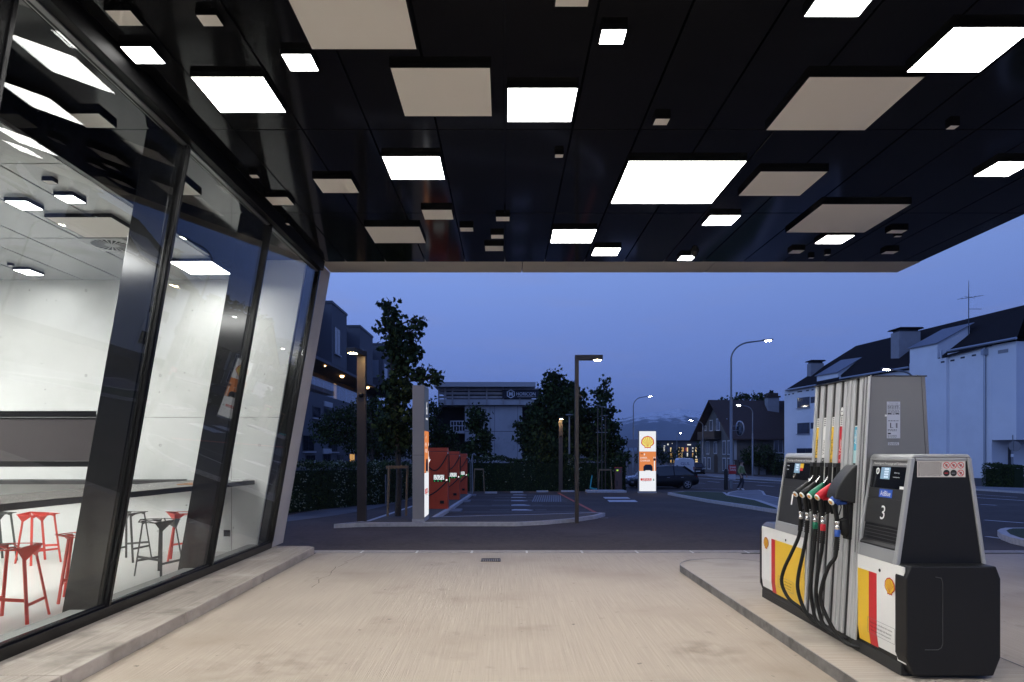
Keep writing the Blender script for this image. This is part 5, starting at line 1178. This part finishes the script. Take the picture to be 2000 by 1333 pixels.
def tree(name, px, base, cl_px, y, s, label, cat='tree', per=1.0, shape=MAPLE, r=.07, mats=(leaf_a, leaf_b), tip=None, group=None, depth=.9):
    x = (px - VX)/F*y; t = thing(name, (x, y, base), label, cat, group); cl = clumps_px(cl_px, y, depth)
    m = MB(); top = max(c.z for c, *_ in cl); cz = [c for c in cl]
    hi = max(cl, key=lambda c: c[0].z)[0]; pts = [Vector((x, y, base-.1))]; H = top - base
    for i in range(1, 7):
        u = i/6; pts.append(Vector((x + (hi.x-x)*u*u + rt.uniform(-.04, .04)*H*.2, y + (hi.y-y)*u, base + H*u)))
    m.tube(pts, [r*(1.15 - .95*i/6) for i in range(7)], bark, 9)
    for c, rx, ry, rz in cl:
        u = max(.15, min(.9, (c.z - base - rz*.9)/H)); i = min(5, int(u*6)); st_ = pts[i].lerp(pts[i+1], u*6-i)
        mid = st_.lerp(c, .5) + Vector((0, 0, .1*rz)); m.tube([st_, mid, c + Vector((0, 0, rz*.5))], [r*.42, r*.28, r*.08], bark, 6)
        for k in range(3):
            e = c + Vector((rt.uniform(-1, 1)*rx, rt.uniform(-1, 1)*ry, rt.uniform(-.4, 1)*rz))*.85; m.tube([mid.lerp(c, .4), c.lerp(e, .5), e], [r*.2, r*.13, r*.04], bark, 5)
    m.build('trunk', t)
    m = MB(); crown(m, cl, per, s, shape, mats); m.build('crown', t)
    return t
t1 = tree('young_maple', 777, .08, [(758,600,14,12),(766,622,17,20),(752,640,9,12),(782,650,19,24),(816,626,9,14),(810,648,11,15),(770,680,22,28),(802,690,18,32),(780,722,23,26),(818,733,24,15),(852,740,13,10),(762,752,20,19),(790,770,23,25),(768,795,25,25),(796,815,18,26),(758,838,25,28),(783,858,22,28)], 19.4, .135, 'tall narrow maple tied to wooden stakes beside the edge-on price sign', per=1.25, r=.085)
m = MB()
for px, dy in ((757, 0), (793, .2)):
    x = (px-VX)/F*(19.1+dy); m.tube([(x, 19.1+dy, 0), (x+.04, 19.1+dy, 1.42)], .035, stake, 8)
xa, xb = (754-VX)/F*19.1, (796-VX)/F*19.1; m.obox((xa, 19.1, 1.38), (xb, 19.25, 1.38), .05, .08, stake)
tag(m.build('tree_stakes'), 'pair of wooden stakes with crossbar around the tall narrow maple', 'tree stakes')
for pa, pb, py, lb in ((927, 944, 917, 'thin wooden stakes with crossbar by the young lobed-leaf tree'), (1171, 1193, 918, 'thin wooden stakes with crossbar among the slim dark poles')):
    m = MB(); y = 41.0
    for px in (pa, pb):
        q = Vector(P(px, py, y)); m.tube([(q.x + (px-(pa+pb)/2)/F*y*.25, y, gz(y)-.1), q], .035, stake, 6)
    m.obox(P(pa-1, py, y-.03), P(pb+1, py, y-.03), .05, .09, stake); tag(m.build('tree_stakes'), lb, 'tree stakes')
tree('spreading_tree', 728, gz(33), [(630,838,24,16),(655,818,30,20),(690,808,34,22),(650,850,40,20),(700,840,42,28),(735,820,30,34),(745,860,34,34),(700,868,38,22),(722,790,28,18)], 33, .13, 'low spreading dark tree in front of the slate apartment block', per=.9, r=.12, shape=OVAL)
tree('young_tree', 932, gz(42.4), [(928,806,15,13),(940,818,14,14),(925,834,16,15),(938,846,16,14),(948,862,14,16),(926,868,18,12),(945,884,16,12),(918,880,14,12),(932,826,14,16)], 42.4, .20, 'small lobed-leaf tree standing before the raw concrete house', per=1.1, r=.07)
tree('broad_tree', 1080, gz(44), [(1084,736,14,14),(1074,752,18,18),(1096,762,26,26),(1076,785,30,30),(1100,800,38,40),(1048,826,30,28),(1018,834,16,12),(1080,840,50,42),(1040,860,36,30),(1118,850,38,44),(1075,885,54,30),(1132,800,14,22),(1138,770,8,10),(1152,815,20,26),(1150,862,26,36),(1114,772,24,26),(1052,806,24,28)], 44, .20, 'big dark broad-crowned tree between concrete house and bronze lamp post', per=1.15, r=.16)
tree('columnar_tree', 1186, gz(42.8), [(1184,746,7,9),(1172,766,10,15),(1184,775,9,14),(1175,798,13,18),(1192,806,9,12),(1182,828,17,20),(1203,836,9,10),(1190,856,22,20),(1214,866,12,14),(1178,880,26,22),(1205,892,24,20),(1168,862,14,20)], 42.8, .19, 'leafy column-shaped tree behind the slim dark poles', per=1.15, r=.08)
tree('back_tree', 820, gz(50), [(800,846,30,30),(835,838,24,28),(770,866,34,28),(815,878,36,26),(850,868,26,26),(872,850,24,26),(885,880,24,20),(845,800,14,22),(740,880,30,24),(838,826,20,20)], 50, .22, 'dark loose tree behind the charging columns, left of the concrete house', per=.9, r=.13, shape=OVAL)
tree('street_tree', 1275, gz(70), [(1262,888,16,12),(1285,880,14,14),(1250,895,12,10),(1296,895,12,12)], 70, .22, 'dark roadside tree half hidden behind the lit pylon sign', per=.9, r=.1, shape=OVAL)
tree('street_tree', 1322, -1.1, [(1312,890,10,8),(1325,884,13,10),(1338,892,10,8),(1350,897,10,7),(1318,898,16,7)], 140, .42, 'far street tree silhouetted against the lit shop windows', per=.55, r=.15, shape=OVAL)
tree('street_tree', 1368, -1.1, [(1370,862,9,10),(1364,880,9,14),(1376,885,8,14)], 112, .30, 'dark narrow tree at the left corner of the old house', per=.9, r=.14, shape=OVAL)
tree('garden_tree', 1470, -1.1, [(1436,780,16,7),(1455,774,14,8),(1480,776,16,8),(1500,780,14,7),(1412,784,10,4)], 108, .42, 'treetops showing above the ridge of the old house', per=.9, r=.2, shape=OVAL)
y = 110; x = (1506-VX)/F*y; t = thing('fir_tree', (x, y, -1.1), 'pointed fir top above the old house roof', 'tree'); m = MB(); zt_ = CZ+(VY-762)/F*y; m.tube([(x, y, -1.2), (x, y, zt_)], [.2, .02], bark, 8); m.build('trunk', t)
m = MB()
for i in range(16):
    z = zt_ - .2 - i*.42; rr_ = .18 + i*.16
    for k in range(9):
        a = rt.uniform(0, 6.28); e = Vector((x+rr_*math.cos(a), y+rr_*math.sin(a), z-.25*rr_))
        m.tube([(x, y, z), e], [.10, .03], leaf_a, 4)
        for q in range(5): leaf(m, Vector((x, y, z)).lerp(e, rt.uniform(.3, 1)), .4, OVAL, leaf_a, 1)
m.build('crown', t)
tree('garden_shrub', 1482, -1.1, [(1465,885,16,12),(1490,880,20,13),(1478,897,24,12),(1508,893,16,14),(1458,898,10,9),(1500,906,18,9)], 82, .26, 'rounded bush before the windows of the old house', 'shrub', per=1.0, r=.09, shape=OVAL)
tree('garden_shrub', 1524, -1.1, [(1522,905,12,16),(1526,925,10,12),(1516,915,9,14)], 80, .26, 'dark bush between old house and white block', 'shrub', per=1.0, r=.06, shape=OVAL)
def hedge(label, path, h, w, n, s, pale=.0, cores=True):
    t = thing('hedge', (path[0][0], path[0][1], gz(path[0][1])), label, 'hedge'); m = MB(); c = MB(); L = [((Vector(b)-Vector(a)).length) for a, b in zip(path, path[1:])]
    for (a, b), l in zip(zip(path, path[1:]), L):
        a, b = Vector((*a, 0)), Vector((*b, 0)); u = (b-a).normalized(); nn = Vector((-u.y, u.x, 0))
        za = gz(a.y); 
        pts = [a - nn*w*.32, b - nn*w*.32, b + nn*w*.32, a + nn*w*.32]
        c.add([Vector((p.x, p.y, gz(p.y)-.05)) for p in pts] + [Vector((p.x, p.y, gz(p.y)+h*.86)) for p in pts], [(0,1,5,4),(1,2,6,5),(2,3,7,6),(3,0,4,7),(4,5,6,7)], leaf_a)  # solid dark box added inside so the hedge can't be seen through
        for _ in range(int(n*l/sum(L))):
            f = rt.random(); q = a.lerp(b, f)
            wob = .12*math.sin(q.x*3.1+q.y*2.3) + .10*math.sin(q.x*1.3-q.y*4.1)
            r_ = rt.random()
            if r_ < .32: v, z = rt.uniform(-.5, .5), 1.0 + rt.gauss(0, .03) + wob*.35
            else: v, z = rt.choice((-.5, .5)) * rt.uniform(.78, 1.04), rt.uniform(.02, 1.0)
            p = q + nn*(v*w*(1+wob)) + Vector((0, 0, gz(q.y) + z*h))
            pal = pale and rt.random() < pale * (2.6 if math.sin(q.x*2.3+q.y*1.9) > .55 else .12)
            leaf(m, p, s*rt.uniform(.7, 1.25), OVAL, leaf_c if pal else (leaf_a if rt.random() < .6 else leaf_b), .3)
    c.build('dark_core', t); m.build('foliage', t); return t
hedge('tall hedge with pale leaves along the footpath before the slate block', [(-8.2, 20.5), (-6.9, 24.5), (-5.2, 28.5), (-5.0, 34)], 1.62, 1.1, 16000, .085, .13)
hedge('long dark hedge closing the car park behind the wheel stops', [(-4.6, 41.8), (1.2, 42.0), (7.4, 42.2)], 2.0, 1.1, 12000, .12, .03)
a, b = fp(1934, -1.2, 0), fp(1990, -1.2, 0); hedge('clipped dark hedge at the foot of the white block', [(a.x, a.y), (b.x, b.y)], 1.55, 1.2, 5000, .12)
# fallen leaves and twigs on the slab edge
# ------------------------------------------------------------------ vehicles
tyre = M('tyre_rubber', (.015, .015, .016), .7); rim_m = M('alloy_rim', (.40, .40, .42), .3, metal=.8); cglass = M('car_glass', (.012, .014, .018), .05, spec=.8); lamp_r = M('tail_lamp', (.25, .008, .008), .2); lamp_w = M('head_lamp', (.55, .58, .62), .12); plate = M('number_plate', (.7, .7, .7), .5)
def car(label, paint, L=4.35, Wd=1.8, Hh=1.55, sh=.92, cab=(.05, .18, .60, .80), name='parked_car'):
    """front towards -x, origin on the ground; cab = windscreen base, roof front, roof rear, tailgate base along the length"""
    t = thing(name, (0, 0, 0), label, 'car'); w = Wd/2; x0 = -L/2
    m = MB(); st = [(0, .34, .60, w*.72), (.03, .24, .70, w*.88), (.10, .20, .78, w*.98), (.28, .19, sh-.04, w), (.55, .19, sh, w), (.80, .20, sh+.03, w), (.93, .26, sh+.02, w*.96), (.985, .34, sh-.05, w*.88), (1, .42, sh-.16, w*.80)]
    sec = lambda zb, zt, ww: [(-ww+.10, zb), (-ww+.01, zb+.12), (-ww, (zb+zt)/2), (-ww+.02, zt-.14), (-ww+.10, zt), (ww-.10, zt), (ww-.02, zt-.14), (ww, (zb+zt)/2), (ww-.01, zb+.12), (ww-.10, zb)]
    vs = []; 
    for f, zb, zt, ww in st: vs += [(x0+f*L, y_, z_) for y_, z_ in sec(zb, zt, ww)]
    n = 10; fs = [(i*n+k, i*n+(k+1) % n, (i+1)*n+(k+1) % n, (i+1)*n+k) for i in range(len(st)-1) for k in range(n)] + [tuple(range(n-1, -1, -1)), tuple(range((len(st)-1)*n, len(st)*n))]
    m.add(vs, fs, paint, True); b = m.build('body', t); 
    a_, r0, r1, e_ = [x0 + (f+.17 if i < 2 else f+.16)*L for i, f in enumerate(cab)]
    wl_, wr = w-.09, w-.27
    gl = [(a_, sh-.03, wl_), (r0, Hh-.05, wr+.03), ((r0+r1)/2, Hh, wr), (r1, Hh-.04, wr), (e_, sh+.0, wl_-.02)]
    m = MB(); vs = []
    for x, z, ww in gl: vs += [(x, -ww, z), (x, ww, z)]
    base = [(a_, -wl_, sh-.06), (a_, wl_, sh-.06), (e_, wl_-.02, sh-.06), (e_, -wl_+.02, sh-.06)]
    m.add(vs, [(0,2,3,1),(2,4,5,3),(4,6,7,5),(6,8,9,7),(0,8,6,4,2),(1,3,5,7,9)], cglass); m.build('windows', t)
    m = MB(); m.add([(r0-.05, -wr-.045, Hh-.045), (r0-.05, wr+.045, Hh-.045), ((r0+r1)/2, wr+.015, Hh+.012), (r1+.1, wr+.01, Hh-.03), (r1+.1, -wr-.01, Hh-.03), ((r0+r1)/2, -wr-.015, Hh+.012)], [(0,1,2,5),(5,2,3,4)], paint, True)
    for s in (-1, 1):
        m.obox((a_, s*wl_, sh-.02), (r0, s*(wr+.035), Hh-.04), .06, .05, paint); m.obox((e_, s*(wl_-.02), sh), (r1, s*(wr+.005), Hh-.03), .10, .12, paint)
        xm = (a_+e_)/2+.05; m.obox((xm, s*(wl_+.005), sh-.02), (xm-.02, s*(wr+.012), Hh-.01), .05, .03, paint)
    m.build('roof', t)
    for fx_ in (.19, .80):
        for s in (-1, 1):
            c = Vector((x0+fx_*L, s*(w-.10), .32)); m = MB(); m.lathe(c - Vector((0, s*.1, 0)), (0, s, 0), [(.20, 0), (.31, 0), (.325, .03), (.325, .17), (.30, .205), (.22, .206)], tyre, 24); wh = m.build('wheel', t)
            m = MB(); m.lathe(c + Vector((0, s*.100, 0)), (0, s, 0), [(.215, 0), (.215, .004), (.05, .012)], blk, 20)
            for k in range(5):
                a = k*2*math.pi/5; m.obox(c + Vector((0, s*.115, 0)), c + Vector((.20*math.cos(a), s*.113, .20*math.sin(a))), .055, .02, rim_m, up=(0, s, 0))
            m.tube([c + Vector((.205*math.cos(q*.3142), s*.112, .205*math.sin(q*.3142))) for q in range(21)], .014, rim_m, 6); m.build('rim', wh)
    for s in (-1, 1):
        m = MB(); m.obox((x0+.10, s*w*.60, .68), (x0+.42, s*w*.86, .74), .10, .13, lamp_w); m.build('headlight', t, bevel=.02)
        m = MB(); m.obox((x0+L-.10, s*w*.62, .86), (x0+L-.22, s*w*.90, .88), .10, .16, lamp_r); m.build('tail_light', t, bevel=.02)
        m = MB(); m.obox((a_+.42, s*(w+.02), sh+.02), (a_+.42, s*(w+.16), sh+.05), .12, .13, paint); m.build('mirror', t, bevel=.03)
        m = MB()
        for xh in (-.1, .85): m.obox((xh, s*(w+.004), sh-.13), (xh+.18, s*(w+.004), sh-.13), .03, .03, rim_m)
        m.build('handle', t)
    m = MB(); m.box(x0-.015, x0+.02, -.26, .26, .40, .51, plate); m.build('number_plate', t)
    m = MB(); m.box(x0-.012, x0+.05, -.5, .5, .54, .64, blk_gl); m.build('grille', t)
    return t
pb = M('black_car_paint', (.006, .006, .008), .38, coat=.08, spec=.22); pbl = M('blue_grey_car_paint', (.11, .13, .17), .2, metal=.4, coat=1)
c1 = car('black hatchback parked side-on behind the lit pylon sign', pb); c1.location = (10.72, 46.0, gz(46)); c1.rotation_euler.z = R(7)
c2 = car('blue-grey car whose windscreen shows left of the pylon sign', pbl, Hh=1.60); c2.location = (10.7, 49.0, gz(49)); c2.rotation_euler.z = R(7)
c3 = car('dark car far down the street beside the white van', pb, L=4.1, Hh=1.48); c3.location = (23.2, 83, gz(83)); c3.rotation_euler.z = R(82)
t = thing('delivery_van', (0, 0, 0), 'white delivery van with blue lettering on its rear, beyond the black hatchback', 'van'); m = MB()
vw = M('white_van_paint', (.62, .63, .65), .35); pr = [(-.90, .28), (-.92, 1.0), (-.86, 1.85), (-.70, 2.05), (.70, 2.05), (.86, 1.85), (.92, 1.0), (.90, .28)]
m.ext([(x, 0, z) for x, z in pr], (0, 3.1, 0), vw); m.ext([(-.91, 3.101, .28), (.91, 3.101, .28), (.91, 3.101, 1.1), (-.91, 3.101, 1.1)], (0, 1.5, 0), vw); m.build('body', t, bevel=.04)
m = MB(); m.ext([(-.80, 3.101, 1.101), (.80, 3.101, 1.101), (.72, 3.101, 1.9), (-.72, 3.101, 1.9)], (0, .7, 0), cglass); m.build('windscreen', t)
m = MB(); m.text('GLS.', (-.06, -.006, 1.48), (1,0,0), (0,0,1), .30, M('van_blue', (.02, .03, .16), .5), 1.0); m.build('lettering', t)
for s in (-1, 1):
    m = MB(); m.box(s*.84-.05, s*.84+.05, -.012, .02, .75, 1.15, lamp_r); m.build('tail_light', t)
    for y_ in (.75, 3.9):
        m = MB(); m.lathe((s*.72, y_, .31), (s, 0, 0), [(.2, 0), (.31, 0), (.31, .18), (.2, .19)], tyre, 20); m.build('wheel', t)
t.location = (19.9, 75, gz(75)); t.rotation_euler.z = R(-8)

# ------------------------------------------------------------------ person crossing by the newspaper bag
skin = M('skin', (.40, .25, .18), .5); jacket = M('green_jacket', (.20, .25, .10), .8, noise=(12, .2)); trous = M('dark_trousers', (.02, .022, .03), .8); hair = M('dark_hair', (.02, .014, .01), .6); shoe = M('pale_shoes', (.55, .55, .56), .6)
def skinmesh(name, pts, edges, rad, mat, parent, sub=1):
    me = bpy.data.meshes.new('s'); me.from_pydata(pts, edges, []); o = bpy.data.objects.new('s', me); COL.objects.link(o)
    md = o.modifiers.new('s', 'SKIN'); sv = me.skin_vertices[0].data
    for i, r in enumerate(rad): sv[i].radius = r if isinstance(r, tuple) else (r, r)
    sv[0].use_root = True
    o.modifiers.new('u', 'SUBSURF').levels = sub; bpy.context.view_layer.update()
    dg = bpy.context.evaluated_depsgraph_get(); nm = bpy.data.meshes.new_from_object(o.evaluated_get(dg)); bpy.data.objects.remove(o); bpy.data.meshes.remove(me)
    nm.materials.clear()
    for mm in (mat if isinstance(mat, list) else [mat]): nm.materials.append(mm)
    for p in nm.polygons: p.use_smooth = True
    nm.name = name; ob = bpy.data.objects.new(name, nm); COL.objects.link(ob); ob.parent = parent
    return ob
pe = thing('person', (0, 0, 0), 'person in green jacket and dark trousers walking on the pavement', 'person')
body = [(0,0,.95), (0,.0,1.12), (.0,-.01,1.30), (0,-.01,1.42), (0,-.01,1.50), (0,-.015,1.58), (0,-.02,1.70),
        (-.19,0,1.40), (-.25,.10,1.14), (-.22,-.02,.92), (-.215,-.05,.84),
        (.19,0,1.40), (.25,-.08,1.14), (.22,-.20,.94), (.215,-.23,.86),
        (-.10,0,.90), (-.105,-.14,.50), (-.105,-.05,.09), (-.105,-.20,.04),
        (.10,0,.90), (.105,.06,.50), (.105,.26,.12), (.105,.14,.04)]
ed = [(0,1),(1,2),(2,3),(3,4),(4,5),(5,6),(3,7),(7,8),(8,9),(9,10),(3,11),(11,12),(12,13),(13,14),(0,15),(15,16),(16,17),(17,18),(0,19),(19,20),(20,21),(21,22)]
rad = [(.15,.12),(.145,.115),(.17,.125),(.12,.09),(.055,.055),(.085,.095),(.07,.085),.062,.048,.038,.035,.062,.048,.038,.035,.10,.072,.05,.045,.10,.072,.05,.045]
bo = skinmesh('body', body, ed, rad, [skin, trous, shoe], pe, 2)
for p in bo.data.polygons: p.material_index = 2 if p.center.z < .11 else (1 if p.center.z < .98 and abs(p.center.x) < .2 else 0)
jk = skinmesh('jacket', [(0,0,.90),(0,0,1.12),(0,-.01,1.30),(0,-.01,1.42),(0,-.01,1.48),(-.19,0,1.40),(-.25,.10,1.14),(-.222,0,.95),(.19,0,1.40),(.25,-.08,1.14),(.222,-.17,.97)], [(0,1),(1,2),(2,3),(3,4),(3,5),(5,6),(6,7),(3,8),(8,9),(9,10)], [(.19,.15),(.175,.14),(.19,.145),(.14,.11),(.075,.07),.075,.062,.052,.075,.062,.052], jacket, pe, 2)
m = MB(); m.lathe((0, .01, 1.60), (0, .15, 1), [(.085, 0), (.105, .04), (.108, .09), (.09, .15), (.05, .185), (.01, .195)], hair, 14); m.build('hair', pe)
m = MB(); m.lathe((0, -.11, 1.645), (0, -1, -.2), [(.014, 0), (.012, .015), (.005, .028)], skin, 8)
for s in (-1, 1): m.lathe((s*.035, -.098, 1.672), (0, -1, 0), [(.010, 0), (.006, .006)], hair, 8); m.lathe((s*.092, -.01, 1.65), (s, 0, 0), [(.02, 0), (.022, .012), (.01, .02)], skin, 8)
m.box(-.025, .025, -.107, -.100, 1.600, 1.606, M('lips', (.30, .12, .10), .5)); m.build('face', pe)
for s, hx_, hy_, hz2 in ((-1, -.215, -.05, .84), (1, .215, -.23, .86)):
    m = MB(); m.obox((hx_, hy_, hz2+.02), (hx_, hy_-.02, hz2-.06), .03, .075, skin, up=(0, 1, 0))
    for k, l in enumerate((.065, .078, .082, .07)): m.tube([(hx_, hy_-.045+k*.022, hz2-.055), (hx_-s*.006, hy_-.05+k*.022, hz2-.055-l*.6), (hx_-s*.02, hy_-.055+k*.022, hz2-.055-l)], [.0095, .0085, .006], skin, 6)
    m.tube([(hx_, hy_-.045, hz2+.0), (hx_-s*.015, hy_-.075, hz2-.035), (hx_-s*.02, hy_-.08, hz2-.065)], [.011, .009, .007], skin, 6); m.build('hand', pe)
pc = G(1448, 958, .1); pe.location = (pc.x, pc.y, pc.z); pe.rotation_euler.z = R(55)

# ------------------------------------------------------------------ mountains far away
rock = bpy.data.materials.new('mountain_side'); rock.use_nodes = True; nt2 = rock.node_tree; bs = nt2.nodes['Principled BSDF']; bs.inputs['Roughness'].default_value = .95; bs.inputs['Specular IOR Level'].default_value = .1
ge = nt2.nodes.new('ShaderNodeNewGeometry'); sx = nt2.nodes.new('ShaderNodeSeparateXYZ'); nt2.links.new(ge.outputs['Position'], sx.inputs[0])
no = nt2.nodes.new('ShaderNodeTexNoise'); no.inputs['Scale'].default_value = .011; no.inputs['Detail'].default_value = 8; nt2.links.new(ge.outputs['Position'], no.inputs['Vector'])
def mth(op, a, b):
    n = nt2.nodes.new('ShaderNodeMath'); n.operation = op
    for i, v in enumerate((a, b)):
        if isinstance(v, (int, float)): n.inputs[i].default_value = v
        else: nt2.links.new(v, n.inputs[i])
    return n.outputs[0]
sn = mth('ADD', mth('MULTIPLY', mth('SUBTRACT', no.outputs['Fac'], .5), 380), sx.outputs['Z'])
mr = nt2.nodes.new('ShaderNodeMapRange'); mr.inputs['From Min'].default_value = 232; mr.inputs['From Max'].default_value = 286; nt2.links.new(sn, mr.inputs[0])
mxx = nt2.nodes.new('ShaderNodeMix'); mxx.data_type = 'RGBA'; mxx.inputs['A'].default_value = (.07, .085, .10, 1); mxx.inputs['B'].default_value = (.8, .8, .82, 1); nt2.links.new(mr.outputs[0], mxx.inputs['Factor']); nt2.links.new(mxx.outputs['Result'], bs.inputs['Base Color'])
prof = [(-600, 845), (500, 835), (900, 842), (1100, 834), (1195, 822), (1230, 813), (1250, 808), (1275, 805), (1290, 804), (1308, 800), (1318, 797.5), (1325, 796), (1334, 799), (1345, 800), (1352, 801), (1380, 806), (1420, 812), (1500, 826), (1700, 842), (2600, 850)]
def ridge(px):
    for (a, b), (c, d) in zip(prof, prof[1:]):
        if a <= px <= c: return b + (d-b)*(px-a)/(c-a)
    return 850
from mathutils import noise as mn
m = MB(); D3 = 6000; pxs = list(range(-600, 1150, 40)) + list(range(1150, 1460, 3)) + list(range(1460, 2600, 40)); rows = 26; vs = []
for j in range(rows):
    u = j/(rows-1)*1.35; y = 4200 + u*1800
    for px in pxs:
        x = (px-VX)/F*D3; hr = (VY-ridge(px))/F*D3; k = (min(u, 1)**1.25) if u <= 1 else max(0, 1-(u-1)*2)
        nz = mn.fractal(Vector((x*.0035, y*.0035, 1.3)), .9, 2.1, 6); nz2 = mn.ridged_multi_fractal(Vector((x*.0022, y*.0016, 4.1)), .9, 2.0, 5, 1, 2)
        z = CZ + hr*k*(1 + .0*nz) + (nz*26 + (nz2-1)*24)*math.sin(math.pi*min(u, 1))*.9 + nz*4
        vs.append((x*(y/D3)*.5 + x*.5, y, z if u < 1.3 else -5))
nx = len(pxs); m.add(vs, [(j*nx+i, j*nx+i+1, (j+1)*nx+i+1, (j+1)*nx+i) for j in range(rows-1) for i in range(nx-1)], rock, True)
m.build('mountains', kind='structure')

# ------------------------------------------------------------------ evening haze, one even volume round the whole place
hm = bpy.data.materials.new('evening_haze'); hm.use_nodes = True; nh = hm.node_tree; nh.nodes.clear()
pv = nh.nodes.new('ShaderNodeVolumePrincipled'); pv.inputs['Color'].default_value = (.80, .88, 1, 1); pv.inputs['Density'].default_value = 1.15e-4; pv.inputs['Anisotropy'].default_value = 0
ho = nh.nodes.new('ShaderNodeOutputMaterial'); nh.links.new(pv.outputs[0], ho.inputs['Volume'])
m = MB(); m.box(-5200, 5200, -80, 9100, -3.2, 520, hm); m.build('haze', kind='stuff')
